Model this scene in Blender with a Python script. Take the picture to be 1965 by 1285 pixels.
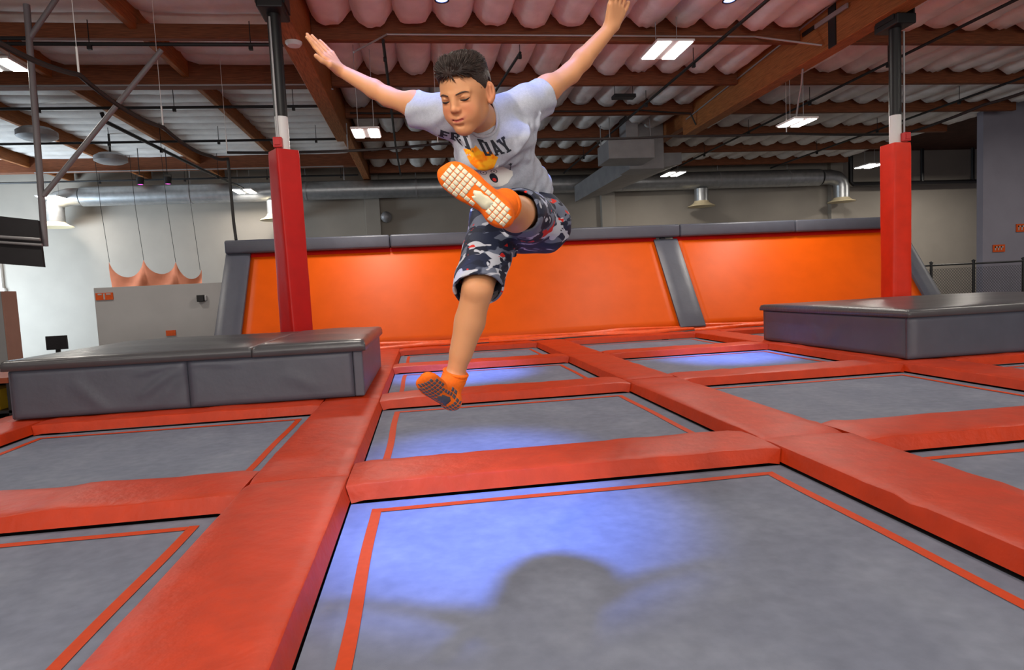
import bpy, bmesh, math, random
import numpy as np
from mathutils import Vector, Matrix
from mathutils.bvhtree import BVHTree
random.seed(7)
S = bpy.context.scene
for o in list(bpy.data.objects): bpy.data.objects.remove(o)
C = S.collection
PI = math.pi
def srgb(r, g, b):
    f = lambda c: c / 12.92 if c <= .04045 else ((c + .055) / 1.055) ** 2.4
    return (f(r / 255), f(g / 255), f(b / 255), 1)

# ---------------------------------------------------------------- camera
cd = bpy.data.cameras.new('camera'); cam = bpy.data.objects.new('camera', cd); C.objects.link(cam); S.camera = cam
cd.sensor_width = 36; cd.lens = 1216 / 1965 * 36; cd.clip_start = .05; cd.clip_end = 200
yw, pt, rl = math.radians(7.84), math.radians(-4.16), math.radians(-2.79)
fw = Vector((math.sin(yw) * math.cos(pt), math.cos(yw) * math.cos(pt), math.sin(pt)))
rt = Vector((math.cos(yw), -math.sin(yw), 0)); up = rt.cross(fw)
rt2 = math.cos(rl) * rt + math.sin(rl) * up; up2 = -math.sin(rl) * rt + math.cos(rl) * up
cam.matrix_world = Matrix(((rt2.x, up2.x, -fw.x, 0), (rt2.y, up2.y, -fw.y, 0), (rt2.z, up2.z, -fw.z, 1.0), (0, 0, 0, 1)))

# ---------------------------------------------------------------- world, exposure, large lights
W = bpy.data.worlds.new('world'); S.world = W; W.use_nodes = True
W.node_tree.nodes['Background'].inputs[0].default_value = (.55, .65, .8, 1)
W.node_tree.nodes['Background'].inputs[1].default_value = .3
S.view_settings.view_transform = 'Standard'; S.view_settings.look = 'None'
S.view_settings.exposure = 0.0; S.view_settings.gamma = 1; S.view_settings.use_curve_mapping = False
def area(name, loc, to, sx, sy, power, col, spread=PI):
    l = bpy.data.lights.new(name, 'AREA'); l.shape = 'RECTANGLE'; l.size = sx; l.size_y = sy; l.energy = power; l.color = col; l.spread = spread
    o = bpy.data.objects.new(name, l); C.objects.link(o); o.location = loc
    o.rotation_euler = (Vector(to) - Vector(loc)).to_track_quat('-Z', 'Y').to_euler(); return o
def spot(name, loc, to, power, col, deg, blend, r=.06):
    l = bpy.data.lights.new(name, 'SPOT'); l.energy = power; l.color = col; l.spot_size = math.radians(deg); l.spot_blend = blend; l.shadow_soft_size = r
    o = bpy.data.objects.new(name, l); C.objects.link(o); o.location = loc
    o.rotation_euler = (Vector(to) - Vector(loc)).to_track_quat('-Z', 'Y').to_euler(); return o
# photographer's strobe, high on the left of the camera
spot('strobe_light', (-1.35, -.35, 2.75), (.25, 2.2, 1.1), 225, (1, .93, .84), 120, 1.0, .07)
# broad frontal fill added behind the camera; the wall there has no windows
area('front_fill', (2, -12.7, 2.4), (2, 10, 2.6), 30, 5.0, 1500, (1, .95, .9))
# daylight from the glazed entrance on the far left
area('entrance_daylight', (-16.6, 20.5, 1.3), (-9.5, 25, .6), 3.5, 3.4, 1150, (.72, .87, 1))
# extra overhead lights added out of view to brighten the hall, without fixtures
HALL_FILL = [(x, y) for y in (6.2, .2, -6) for x in (-6.5, -1.0, 4.55, 10.3)] + [(16.4, 12.6), (16.4, 6.2), (21.5, 13), (21, 21.5)]
for x, y in HALL_FILL:
    area('overhead_light', (x, y, 5.05), (x, y, 0), .6, .85, 230 if x > 20 and y > 20 else 80, (1, .93, .83))
# blue stage spots on the ceiling
BLUE = (.14, .27, 1)
LEDS = [((.04, 1.95, 5.2), (.22, 2.95, -.1), 4200, 24), ((.55, 3.3, 5.2), (.3, 4.25, -.1), 2300, 20),
        ((.55, 6.1, 5.2), (.45, 8.55, -.1), 4800, 24), ((4.2, 6.1, 5.2), (4.3, 8.55, -.1), 4800, 24)]
for a, b, p, d in LEDS: spot('blue_stage_light', a, b, p, BLUE, d, 1.0, .16)

# ---------------------------------------------------------------- helpers
def tag(o, label=None, cat=None, group=None, kind=None):
    for k, v in (('label', label), ('category', cat), ('group', group), ('kind', kind)):
        if v: o[k] = v
    return o
def empty(name, loc, label, cat, group=None):
    o = bpy.data.objects.new(name, None); C.objects.link(o); o.location = loc; o.empty_display_size = .1
    return tag(o, label, cat, group)
def link(name, me, mat, parent=None, shift=True):
    o = bpy.data.objects.new(name, me); C.objects.link(o)
    if mat is not None and len(me.materials) == 0: me.materials.append(mat)
    if parent is not None:
        o.parent = parent
        if shift:
            w = Vector(parent.location)
            if parent.parent: w += Vector(parent.parent.location)
            if w.length > 0: me.transform(Matrix.Translation(-w))
    return o
class B:
    def __init__(s): s.v = []; s.f = []
    def add(s, v, f):
        n = len(s.v); s.v += [tuple(p) for p in v]; s.f += [tuple(i + n for i in q) for q in f]; return s
    def box(s, lo, hi, bev=0, seg=2):
        bm = bmesh.new(); bmesh.ops.create_cube(bm, size=1)
        for v in bm.verts: v.co = Vector([(lo[i] + hi[i]) / 2 + v.co[i] * (hi[i] - lo[i]) for i in range(3)])
        if bev: bmesh.ops.bevel(bm, geom=bm.edges[:], offset=bev, segments=seg, affect='EDGES', profile=.5)
        bm.verts.index_update(); s.add([v.co[:] for v in bm.verts], [[v.index for v in f.verts] for f in bm.faces]); bm.free(); return s
    def tube(s, pts, r, n=8, caps=True):
        pts = [Vector(p) for p in pts]; rs = r if isinstance(r, (list, tuple)) else [r] * len(pts)
        V = []; F = []; prev = None
        for i, p in enumerate(pts):
            t = (pts[min(i + 1, len(pts) - 1)] - pts[max(i - 1, 0)]).normalized()
            if prev is None: a = t.cross(Vector((0, 0, 1)) if abs(t.z) < .9 else Vector((1, 0, 0))).normalized()
            else: a = (prev - t * prev.dot(t)).normalized()
            prev = a; b = t.cross(a)
            for k in range(n):
                c = 2 * PI * k / n; V.append(p + (a * math.cos(c) + b * math.sin(c)) * rs[i])
        for i in range(len(pts) - 1):
            for k in range(n): F.append((i * n + k, i * n + (k + 1) % n, (i + 1) * n + (k + 1) % n, (i + 1) * n + k))
        if caps: F.append(tuple(range(n - 1, -1, -1))); F.append(tuple(range((len(pts) - 1) * n, len(pts) * n)))
        return s.add(V, F)
    def lathe(s, c, prof, n=24):
        V = []; F = []
        for r, z in prof:
            for k in range(n): a = 2 * PI * k / n; V.append((c[0] + r * math.cos(a), c[1] + r * math.sin(a), c[2] + z))
        for i in range(len(prof) - 1):
            for k in range(n): F.append((i * n + k, i * n + (k + 1) % n, (i + 1) * n + (k + 1) % n, (i + 1) * n + k))
        return s.add(V, F)
    def slab(s, quad, n, t):
        "a quad given a thickness t along -n"
        q = [Vector(p) for p in quad]; n = Vector(n).normalized() * t
        return s.add(q + [p - n for p in q], [(0, 1, 2, 3), (7, 6, 5, 4)] + [(i, i + 4, (i + 1) % 4 + 4, (i + 1) % 4) for i in range(4)])
    def mesh(s, name, smooth=False):
        me = bpy.data.meshes.new(name); me.from_pydata(s.v, [], s.f); me.validate(); me.update()
        bm = bmesh.new(); bm.from_mesh(me); bmesh.ops.recalc_face_normals(bm, faces=bm.faces[:]); bm.to_mesh(me); bm.free()
        if smooth:
            for p in me.polygons: p.use_smooth = True
            if smooth != 'all':
                me.set_sharp_from_angle(angle=math.radians(40))
        return me
    def obj(s, name, mat, parent=None, smooth=False): return link(name, s.mesh(name, smooth), mat, parent)
def struct(o): o['kind'] = 'structure'; return o

# ---------------------------------------------------------------- materials
def mat(name, col, rough=.5, metal=0, spec=.5, noise=None, bump=None, emit=None, es=1, mix=None, stretch=None, coat=0):
    """noise=(scale, amount): brightness variation; bump=(scale, strength, distance); mix=(col2, scale, lo, hi): blotches"""
    m = bpy.data.materials.new(name); m.use_nodes = True; nt = m.node_tree; N = nt.nodes; L = nt.links
    p = N['Principled BSDF']; p.inputs['Base Color'].default_value = col; p.inputs['Roughness'].default_value = rough
    p.inputs['Metallic'].default_value = metal; p.inputs['Specular IOR Level'].default_value = spec; p.inputs['Coat Weight'].default_value = coat
    tc = N.new('ShaderNodeTexCoord'); vec = tc.outputs['Object']
    if stretch:
        mp = N.new('ShaderNodeMapping'); mp.inputs['Scale'].default_value = stretch; L.new(vec, mp.inputs[0]); vec = mp.outputs[0]
    cur = None
    if mix:
        n = N.new('ShaderNodeTexNoise'); n.inputs['Scale'].default_value = mix[1]; n.inputs['Detail'].default_value = 4; L.new(vec, n.inputs['Vector'])
        r = N.new('ShaderNodeMapRange'); r.inputs[1].default_value = mix[2]; r.inputs[2].default_value = mix[3]; L.new(n.outputs[0], r.inputs[0])
        x = N.new('ShaderNodeMix'); x.data_type = 'RGBA'; x.inputs[6].default_value = col; x.inputs[7].default_value = mix[0]; L.new(r.outputs[0], x.inputs[0]); cur = x.outputs[2]
    if noise:
        n = N.new('ShaderNodeTexNoise'); n.inputs['Scale'].default_value = noise[0]; n.inputs['Detail'].default_value = 5; L.new(vec, n.inputs['Vector'])
        r = N.new('ShaderNodeMapRange'); r.inputs[1].default_value = .3; r.inputs[2].default_value = .7; r.inputs[3].default_value = 1 - noise[1]; r.inputs[4].default_value = 1 + noise[1]; L.new(n.outputs[0], r.inputs[0])
        x = N.new('ShaderNodeMix'); x.data_type = 'RGBA'; x.blend_type = 'MULTIPLY'; x.inputs[0].default_value = 1
        if cur: L.new(cur, x.inputs[6])
        else: x.inputs[6].default_value = col
        L.new(r.outputs[0], x.inputs[7]); cur = x.outputs[2]
    if cur: L.new(cur, p.inputs['Base Color'])
    if bump:
        n = N.new('ShaderNodeTexNoise'); n.inputs['Scale'].default_value = bump[0]; n.inputs['Detail'].default_value = 3; L.new(vec, n.inputs['Vector'])
        b = N.new('ShaderNodeBump'); b.inputs['Strength'].default_value = bump[1]; b.inputs['Distance'].default_value = bump[2]; L.new(n.outputs[0], b.inputs['Height']); L.new(b.outputs[0], p.inputs['Normal'])
    if emit: p.inputs['Emission Color'].default_value = emit; p.inputs['Emission Strength'].default_value = es
    return m
M = dict(
    vinyl=mat('red_vinyl', srgb(194, 54, 12), .44, 0, .36, (6, .12), (16, .35, .012)),
    vinyl_dark=mat('red_cover', srgb(192, 14, 8), .5, 0, .4, (5, .08), (10, .3, .012)),
    orange_cover=mat('orange_cover', srgb(226, 42, 6), .5, 0, .4, (5, .08), (10, .3, .012)),
    bed=mat('grey_mesh_fabric', srgb(119, 124, 141), .75, 0, .25, (14, .10), (500, .2, .002), mix=(srgb(130, 135, 151), 2.2, .4, .65)),
    web=mat('orange_webbing', srgb(204, 64, 10), .6, 0, .3, (30, .06)),
    gap=mat('black_spring_cover', srgb(38, 38, 44), .7),
    frame=mat('steel_frame', srgb(60, 60, 64), .5, .6),
    wallbed=mat('orange_mesh_fabric', srgb(220, 86, 0), .46, 0, .2, (2.5, .05), (420, .15, .002)),
    skirt=mat('orange_vinyl', srgb(236, 84, 12), .4, 0, .5, (8, .1), (20, .35, .02)),
    grey=mat('grey_vinyl', srgb(82, 85, 97), .42, 0, .5, (4, .07), (9, .25, .012)),
    greytop=mat('dark_grey_vinyl', srgb(80, 79, 82), .3, 0, .5, (4, .08), (7, .3, .015), stretch=(1, 4, 1)),
    wood=mat('glulam_wood', srgb(158, 96, 50), .6, 0, .3, (7, .38), None, stretch=(6, .5, 14)),
    purlin=mat('purlin_wood', srgb(118, 68, 42), .65, 0, .3, (7, .38), None, stretch=(.6, 8, 12)),
    deck=mat('roof_deck', srgb(70, 44, 34), .8, 0, .2, (3, .2)),
    foil=mat('insulation_wrap', srgb(236, 231, 226), .48, 0, .5, (3, .08), (7, .35, .03)),
    wallp=mat('painted_block', srgb(158, 151, 142), .8, 0, .2, (1.2, .05), (40, .1, .004)),
    walld=mat('dark_painted_wall', srgb(142, 139, 152), .8, 0, .2, (1.5, .06)),
    panel=mat('grey_partition', srgb(176, 174, 174), .7, 0, .2, (2, .04)),
    conc=mat('concrete', srgb(92, 90, 90), .85, 0, .2, (2, .15)),
    black=mat('black_paint', srgb(26, 25, 27), .45, 0, .4),
    rubber=mat('black_cable', srgb(22, 20, 20), .6),
    white=mat('white_paint', srgb(224, 222, 220), .45),
    galv=mat('galvanised_steel', srgb(176, 178, 180), .38, .75, .5, (6, .12)),
    galvp=mat('galvanised_plenum', srgb(150, 148, 150), .5, .4, .5, (3, .1)),
    conduit=mat('conduit_grey', srgb(168, 166, 168), .4, .5),
    pole=mat('grey_paint', srgb(122, 117, 120), .5),
    led=mat('light_panel', (1, 1, 1, 1), .4, emit=(1, .97, .92, 1), es=14),
    blueled=mat('blue_led_lens', (.2, .3, 1, 1), .3, emit=(.22, .3, 1, 1), es=9),
    magenta=mat('magenta_led_lens', (1, .1, .7, 1), .3, emit=(1, .08, .7, 1), es=2.5),
    sign=mat('orange_sign', srgb(212, 84, 24), .5, 0, .4, (20, .1)),
    signdark=mat('sign_print', srgb(120, 40, 16), .5),
    fire=mat('red_alarm', srgb(196, 44, 44), .35),
    sail=mat('orange_sail_cloth', srgb(236, 142, 104), .7, 0, .2, (4, .06)),
    glass=mat('window_daylight', (.75, .9, 1, 1), .2, emit=(.72, .9, 1, 1), es=1.6),
    pink=mat('pinkish_plaster', srgb(190, 140, 124), .8, 0, .2, (2, .05)),
    screen=mat('black_screen', srgb(30, 26, 30), .5, 0, .4, (6, .2)),
    beige=mat('beige_diffuser', srgb(222, 206, 170), .5),
    yellow=mat('yellow_box', srgb(214, 170, 40), .6), brown=mat('brown_shelf', srgb(140, 62, 30), .6),
)

# ---------------------------------------------------------------- the hall
FZ = -.9
struct(B().box((-18, -13, FZ - .1), (26, 26, FZ)).obj('floor', M['conc']))
ceil = struct(B().box((-18, -13, 6.12), (26, 26, 6.25)).obj('ceiling', M['deck']))
wb = struct(B().box((-18, 25.2, FZ), (26, 25.5, 6.12)).obj('wall_back', M['wallp']))
for x in (-1.7, 7.6, 17.6): B().box((x - .28, 24.95, FZ), (x + .28, 25.2, 6.0), .01).obj('pilaster', M['wallp'], wb)
struct(B().box((-18.3, -13, FZ), (-18, 25.5, 6.12)).obj('wall_left', M['wallp']))
struct(B().box((26, -13, FZ), (26.3, 25.5, 6.12)).obj('wall_far_right', M['walld']))
struct(B().box((-18, -13.3, FZ), (26, -13, 6.12)).obj('wall_front', M['wallp']))
wr = struct(B().box((16.92, 17.2, FZ), (26, 17.42, 6.0)).obj('wall_right', M['walld']))
win = struct(B().box((-17.6, 25.1, 1.9), (-15.0, 25.2, 4.2)).obj('window_1', M['glass']))
B().box((-17.7, 25.06, 1.76), (-14.8, 25.2, 1.9)).box((-15.0, 25.06, 1.9), (-14.86, 25.2, 4.2)).box((-17.7, 25.06, 4.2), (-14.86, 25.2, 4.34)).obj('window_frame', M['white'], win)

# glulam beams, purlins and insulation are parts of the ceiling
def beam(x0, x1, y0, y1, z0, z1, name, m, bev=.012): return B().box((x0, y0, z0), (x1, y1, z1), bev, 1).obj(name, m, ceil)
XL, XR = -1.80, 7.62
for xc in (XL, XR, 17.1):
    beam(xc - .16, xc + .16, -12, 17.2 if xc < 10 else 11, 5.02, 6.05, 'roof_beam', M['wood'])
    if xc < 10: beam(xc - .12, xc + .12, 17.2, 25.1, 5.3, 6.05, 'roof_beam', M['wood'])
PY = [9.24, 11.68, 14.12, 16.56, 19.0, 21.44, 23.88]
for y in PY:
    for a, b in ((XL + .16, XR - .16), (XR + .16, 17.3 if y > 16 else 24)):
        beam(a, b, y - .07, y + .07, 5.44, 6.0, 'purlin', M['purlin'])
for y, z0, w in ((11.68, 5.46, .07), (14.12, 5.43, .13), (22.6, 5.44, .14), (8.6, 5.44, .1)):
    beam(-18, XL - .16, y - w, y + w, z0, 5.7 if y == 11.68 else 6.0, 'purlin', M['purlin'])
JX = [-12.2, -9.6, -7.05, -4.5]
for x in JX: beam(x - .06, x + .06, 8.7, 25.1, 5.6, 6.05, 'joist', M['wood'])
def pillow(w, l, sag, seed):
    r = random.Random(seed); b = B(); nu, nv = 10, 10; V = []; F = []
    ph = r.random() * 6
    for j in range(nv + 1):
        t = j / nv; e = min(t, 1 - t) * 2; ee = math.sqrt(1 - (1 - min(1, e / .22)) ** 2)
        for i in range(nu + 1):
            u = i / nu; sh = 1 - abs(2 * u - 1) ** 3.6
            V.append(((u - .5) * w, (t - .5) * l, -sag * sh * (.35 + .65 * ee) * (1 + .06 * math.sin(ph + 5 * t) + .05 * r.uniform(-1, 1))))
    for j in range(nv):
        for i in range(nu): a = j * (nu + 1) + i; F.append((a, a + 1, a + nu + 2, a + nu + 1))
    return b.add(V, F).mesh('insulation_pillow', 'all')
pv = [pillow(.72, 2.34, .36, k) for k in range(5)]
pl = [pillow(.62, 2.42, .13, 20 + k) for k in range(4)]
for me in pv + pl: me.materials.append(M['foil'])
def place(me, x, y, z, rz=0):
    o = bpy.data.objects.new('insulation_pillow', me); C.objects.link(o); o.parent = ceil; o.location = (x, y, z); o.rotation_euler = (0, 0, rz)
k = 0
for r_, y0 in enumerate(PY[:-1]):
    yc = y0 + 1.22
    for a, b in ((XL + .16, XR - .16), (XR + .16, 17.4)):
        n = int(round((b - a) / .70))
        for i in range(n):
            k += 1; place(pv[(k * 3 + r_) % 5], a + (i + .5) * (b - a) / n, yc, 5.97 + random.uniform(-.02, .02), 0 if k % 2 else PI)
xs = [-14.8] + JX + [XL - .2]
for i in range(len(xs) - 1):
    xc = (xs[i] + xs[i + 1]) / 2
    for j in range(26):
        y = 8.95 + j * .62
        if i == 0 and y < 15: continue
        place(pl[(i + j) % 4], xc, y, 5.98, PI / 2 if j % 2 else -PI / 2)
# metal strap and cap plates on the right beam
B().box((7.44, 10.55, 5.0), (7.46, 10.75, 6.0)).box((7.42, 10.3, 5.5), (7.45, 11.5, 5.57)).obj('strap', M['black'], ceil)
B().box((7.41, 10.2, 5.48), (7.44, 11.1, 5.56)).obj('plate', M['conduit'], ceil)

# ---------------------------------------------------------------- trampoline court
XP = [(-7.15, -6.6), (-4.09, -3.53), (-1.02, -.47), (2.04, 2.60), (5.10, 5.66), (8.16, 8.72), (11.2, 11.75)]     # lengthwise pads
TP = [(.70, 1.19), (3.42, 3.91), (6.14, 6.62), (8.86, 9.32), (11.42, 11.9)]                      # crosswise pads
def pad_mesh(w, l, h, seed, slope=.025, mitre=0):
    r = random.Random(seed); n = max(8, int(l / .09)); V = []; F = []; rr = .013
    prof = [(-slope, -h), (-slope * .4, -h * .55), (0, -rr), (rr * .3, -rr * .3), (rr, 0)]
    mid = [(w * t, .006 * math.sin(PI * t)) for t in (.16, .28, .4, .5, .6, .72, .84)]
    pr = prof + mid + [(w - x, z) for x, z in reversed(prof)]
    wr = [(r.uniform(0, l), r.uniform(.03, .12), r.uniform(-.007, .007), r.uniform(-.3, .3)) for _ in range(int(l * 4))]
    for j in range(n + 1):
        y = l * j / n; e = min(y, l - y)
        for x, z in pr:
            y = l * j / n + (mitre * min(1, -z / h) * (1 if j == 0 else -1 if j == n else 0) if z < 0 else 0)
            dz = sum(a * math.exp(-((y + s * (x - w / 2) - c) / q) ** 2) for c, q, a, s in wr) if z > -.03 else 0
            V.append((x - w / 2, y - l / 2, z + dz - (.012 * (1 - e / .04) ** 2 if e < .04 else 0)))
    m_ = len(pr)
    for j in range(n):
        for i in range(m_ - 1): a = j * m_ + i; F.append((a, a + 1, a + m_ + 1, a + m_))
    F.append(tuple(range(m_))); F.append(tuple(n * m_ + i for i in range(m_ - 1, -1, -1)))
    return B().add(V, F).mesh('court_pad', True)
XI = {1: 'left of the left foam platform', 2: 'from the lower left corner to the left platform', 3: 'from the lower right to the grey wall divider', 4: 'in front of the right foam platform', 5: 'at the far right edge', 0: 'at the far left edge'}
ROWS = ['nearest', 'second nearest', 'middle', 'second farthest', 'farthest', 'rear']
def pad(x0, x1, y0, y1, along, label, seed):
    w, l = (x1 - x0, y1 - y0) if along == 'y' else (y1 - y0, x1 - x0)
    me = pad_mesh(w, l, .085, seed, mitre=.027 if along == 'x' else 0); o = link('court_pad', me, M['vinyl'])
    o.location = ((x0 + x1) / 2, (y0 + y1) / 2, 0); o.rotation_euler = (0, 0, 0 if along == 'y' else -PI / 2)
    return tag(o, label, 'pad', 'red vinyl pads between the trampolines')
seams = [.95, 3.64, 6.36, 9.08, 11.9]
for i in (1, 2, 3, 4, 5):
    for j in range(4):
        if i == 5 and j == 0: continue
        pad(*XP[i], seams[j] + .002, seams[j + 1] - .002, 'y', f'red lengthwise pad {XI[i]}, {ROWS[j]} section', i * 10 + j)
CI = {0: 'in the leftmost trampoline column', 1: 'in the column left of the jumping boy', 2: 'in the column under the boy', 3: 'in the column right of the boy', 4: 'in the column at the right platform'}
CR = ['nearest', 'second', 'third', 'fourth', 'fifth']
for c in range(0, 5):
    for t in range(1, 5):
        if c == 0 and t > 2: continue
        if c in (1, 4) and t == 3: continue
        pad(XP[c][1] + .004, XP[c + 1][0] - .004, TP[t][0], TP[t][1], 'x', f'red crosswise pad {CI[c]}, {CR[t - 1]} from the camera' if t < 4 else f'red crosswise pad {CI[c]}, at the orange wall', 200 + c * 10 + t)
BL = ['in the front row', 'in the second row', 'in the third row', 'in the back row']
def trampoline(x0, x1, y0, y1, label):
    t = empty('trampoline', ((x0 + x1) / 2, (y0 + y1) / 2, FZ), label, 'trampoline', 'trampolines set in the court')
    zb = -.10; g = .03; n = 16; b = B(); V = []; F = []
    for j in range(n + 1):
        for i in range(n + 1):
            u, v = i / n, j / n
            V.append((x0 + g + (x1 - x0 - 2 * g) * u, y0 + g + (y1 - y0 - 2 * g) * v, zb - .012 * math.sin(PI * u) * math.sin(PI * v)))
    for j in range(n):
        for i in range(n): a = j * (n + 1) + i; F.append((a, a + 1, a + n + 2, a + n + 1))
    b.add(V, F).obj('bed', M['bed'], t, 'all')
    s = .145; w = .05; zt = zb + .002
    for (a0, a1, b0, b1) in ((x0 + s, x0 + s + w, y0 + s, y1 - s), (x1 - s - w, x1 - s, y0 + s, y1 - s), (x0 + s + w, x1 - s - w, y1 - s - w, y1 - s), (x0 + s + w, x1 - s - w, y0 + s, y0 + s + w)):
        V = []; F = []; k = 14; ln = a1 - a0 > b1 - b0
        for i in range(k + 1):
            q = i / k; wob = .004 * math.sin(q * 9 + a0 * 5)
            for e in (0, 1):
                x = a0 + (a1 - a0) * (q if ln else e) + (0 if ln else wob); y = b0 + (b1 - b0) * (e if ln else q) + (wob if ln else 0)
                u, v = (x - x0 - g) / (x1 - x0 - 2 * g), (y - y0 - g) / (y1 - y0 - 2 * g)
                V.append((x, y, zt - .012 * math.sin(PI * u) * math.sin(PI * v) + .0015))
        for i in range(k): F.append((2 * i, 2 * i + 1, 2 * i + 3, 2 * i + 2))
        B().add(V, F).obj('webbing', M['web'], t)
    e = .12
    fr = B()
    for lo, hi in (((x0 - e, y0 - e, -.19), (x0 + g + .01, y1 + e, -.115)), ((x1 - g - .01, y0 - e, -.19), (x1 + e, y1 + e, -.115)), ((x0, y0 - e, -.19), (x1, y0 + g + .01, -.115)), ((x0, y1 - g - .01, -.19), (x1, y1 + e, -.115))): fr.box(lo, hi)
    fr.obj('spring_cover', M['gap'], t)
    for x in (x0 - .06, x1 + .06):
        for y in (y0 - .06, y1 + .06): B().box((x - .03, y - .03, FZ), (x + .03, y + .03, -.18)).obj('leg', M['frame'], t)
for c in range(0, 5):
    for r_ in range(4):
        if (c in (1, 4) and r_ == 2) or (c == 0 and r_ > 0) : continue
        trampoline(XP[c][1], XP[c + 1][0], 9.95 if c in (1, 4) and r_ == 3 else TP[r_][1], TP[r_ + 1][0], f'grey trampoline {CI[c]}, {BL[r_]}')
# bed the camera stands over
trampoline(XP[2][1], XP[3][0], -1.55, TP[0][0], 'grey trampoline bed below the camera position')

# ---------------------------------------------------------------- foam platforms
def soft_box(b, lo, hi, r, bulge=.0, nx=14, ny=14, seed=1):
    "a cushion: rounded edges, gently domed and rippled top"
    rr = random.Random(seed); V = []; F = []; ph = [rr.uniform(0, 6) for _ in range(4)]
    def ring(i, n, a, c):
        t = i / n
        return a + (c - a) * t
    xs = [lo[0], lo[0] + r * .3, lo[0] + r] + [lo[0] + r + (hi[0] - lo[0] - 2 * r) * i / nx for i in range(1, nx)] + [hi[0] - r, hi[0] - r * .3, hi[0]]
    ys = [lo[1], lo[1] + r * .3, lo[1] + r] + [lo[1] + r + (hi[1] - lo[1] - 2 * r) * i / ny for i in range(1, ny)] + [hi[1] - r, hi[1] - r * .3, hi[1]]
    ed = lambda e: 0 if e >= r else r - math.sqrt(max(0, r * r - (r - e) ** 2))
    for y in ys:
        for x in xs:
            u, v = (x - lo[0]) / (hi[0] - lo[0]), (y - lo[1]) / (hi[1] - lo[1])
            e = min(x - lo[0], hi[0] - x); f = min(y - lo[1], hi[1] - y)
            z = hi[2] - max(ed(e), ed(f)) + bulge * math.sin(PI * u) * math.sin(PI * v)
            if e > .05 and f > .05: z += .006 * math.sin(ph[0] + 9 * y + 1.5 * x) + .004 * math.sin(ph[1] + 17 * y - 3 * x)
            V.append((x, y, z))
    m_ = len(xs)
    for j in range(len(ys) - 1):
        for i in range(m_ - 1): a = j * m_ + i; F.append((a, a + 1, a + m_ + 1, a + m_))
    per = [i for i in range(m_)] + [j * m_ + m_ - 1 for j in range(1, len(ys))] + [(len(ys) - 1) * m_ + i for i in range(m_ - 2, -1, -1)] + [j * m_ for j in range(len(ys) - 2, 0, -1)]
    n = len(V)
    for p in per: V.append((V[p][0], V[p][1], lo[2]))
    for q in range(len(per)): F.append((per[q], per[(q + 1) % len(per)], n + (q + 1) % len(per), n + q))
    F.append(tuple(range(n, n + len(per))))
    return b.add(V, F)
def front_panel(x0, x1, y, z0, z1, folds, d=.05):
    "vinyl face with diagonal drag folds; faces -y"
    V = []; F = []; nx, nz = 36, 16
    for j in range(nz + 1):
        for i in range(nx + 1):
            u, v = i / nx, j / nz; x = x0 + (x1 - x0) * u; z = z0 + (z1 - z0) * v; e = min(u, 1 - u, v, 1 - v)
            dy = 0 if e > .03 else .012 * (1 - e / .03) ** 2
            for (fx, fz, ang, wd, am, ln) in folds:
                cx, cz = x - fx, z - fz; s = cx * math.cos(ang) + cz * math.sin(ang); t = -cx * math.sin(ang) + cz * math.cos(ang)
                if 0 < s < ln: dy -= am * math.exp(-(t / wd) ** 2) * math.sin(PI * min(1, s / ln)) ** .5
            V.append((x, y + dy, z))
    for j in range(nz):
        for i in range(nx): a = j * (nx + 1) + i; F.append((a, a + 1, a + nx + 2, a + nx + 1))
    n = len(V); per = [i for i in range(nx + 1)] + [j * (nx + 1) + nx for j in range(1, nz + 1)] + [nz * (nx + 1) + i for i in range(nx - 1, -1, -1)] + [j * (nx + 1) for j in range(nz - 1, 0, -1)]
    for p in per: V.append((V[p][0], y + d, V[p][2]))
    for q in range(len(per)): F.append((per[q], n + q, n + (q + 1) % len(per), per[(q + 1) % len(per)]))
    F.append(tuple(range(n + len(per) - 1, n - 1, -1)))
    return B().add(V, F)
pL = empty('foam_platform', (-2.22, 7.9, 0), 'long grey padded platform at left with a red column rising behind it', 'platform', 'grey foam platforms on the court')
z0 = .012
B().box((-3.80, 6.46, z0), (-.66, 8.96, .47)).obj('core', M['grey'], pL)
front_panel(-3.82, -2.272, 6.40, z0, .465, [(-2.28, .45, PI + .62, .035, .016, .55), (-2.28, .43, PI + .95, .03, .012, .5), (-2.3, .455, PI + .2, .02, .012, .45), (-3.3, .35, -.8, .05, .010, .5)]).obj('front_panel', M['grey'], pL, 'all')
front_panel(-2.266, -.722, 6.40, z0, .465, [(-2.25, .45, -.12, .02, .008, .5), (-1.4, .3, -.5, .06, .006, .4)]).obj('front_panel', M['grey'], pL, 'all')
B().box((-.718, 6.405, z0), (-.625, 6.47, .462), .012).obj('corner_panel', M['grey'], pL)
B().box((-.665, 6.47, z0), (-.625, 8.96, .462), .012).obj('side_panel', M['grey'], pL)
B().box((-3.84, 6.42, z0), (-3.80, 8.96, .462), .012).obj('side_panel', M['grey'], pL)
soft_box(B(), (-3.86, 6.36, .468), (-1.66, 8.99, .565), .035, .045, seed=2).obj('top_mat', M['greytop'], pL, 'all')
soft_box(B(), (-1.65, 6.34, .466), (-.585, 8.99, .575), .05, .03, seed=3).obj('top_mat', M['greytop'], pL, 'all')
pR = empty('foam_platform', (7.1, 7.9, 0), 'grey padded platform at right under the second red column', 'platform', 'grey foam platforms on the court')
B().box((5.31, 6.33, z0), (9.3, 9.30, .47)).obj('core', M['grey'], pR)
front_panel(5.27, 9.33, 6.28, z0, .475, [(6.4, .4, -.6, .06, .006, .5)]).obj('front_panel', M['grey'], pR, 'all')
o = front_panel(0, 3.0, 0, z0, .475, [(1.2, .42, -.9, .05, .014, .5), (1.9, .40, PI + .8, .05, .012, .5)])
o.v = [(5.265 + q[1], 9.30 - q[0], q[2]) for q in o.v]; o.obj('side_panel', M['grey'], pR, 'all')
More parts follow.
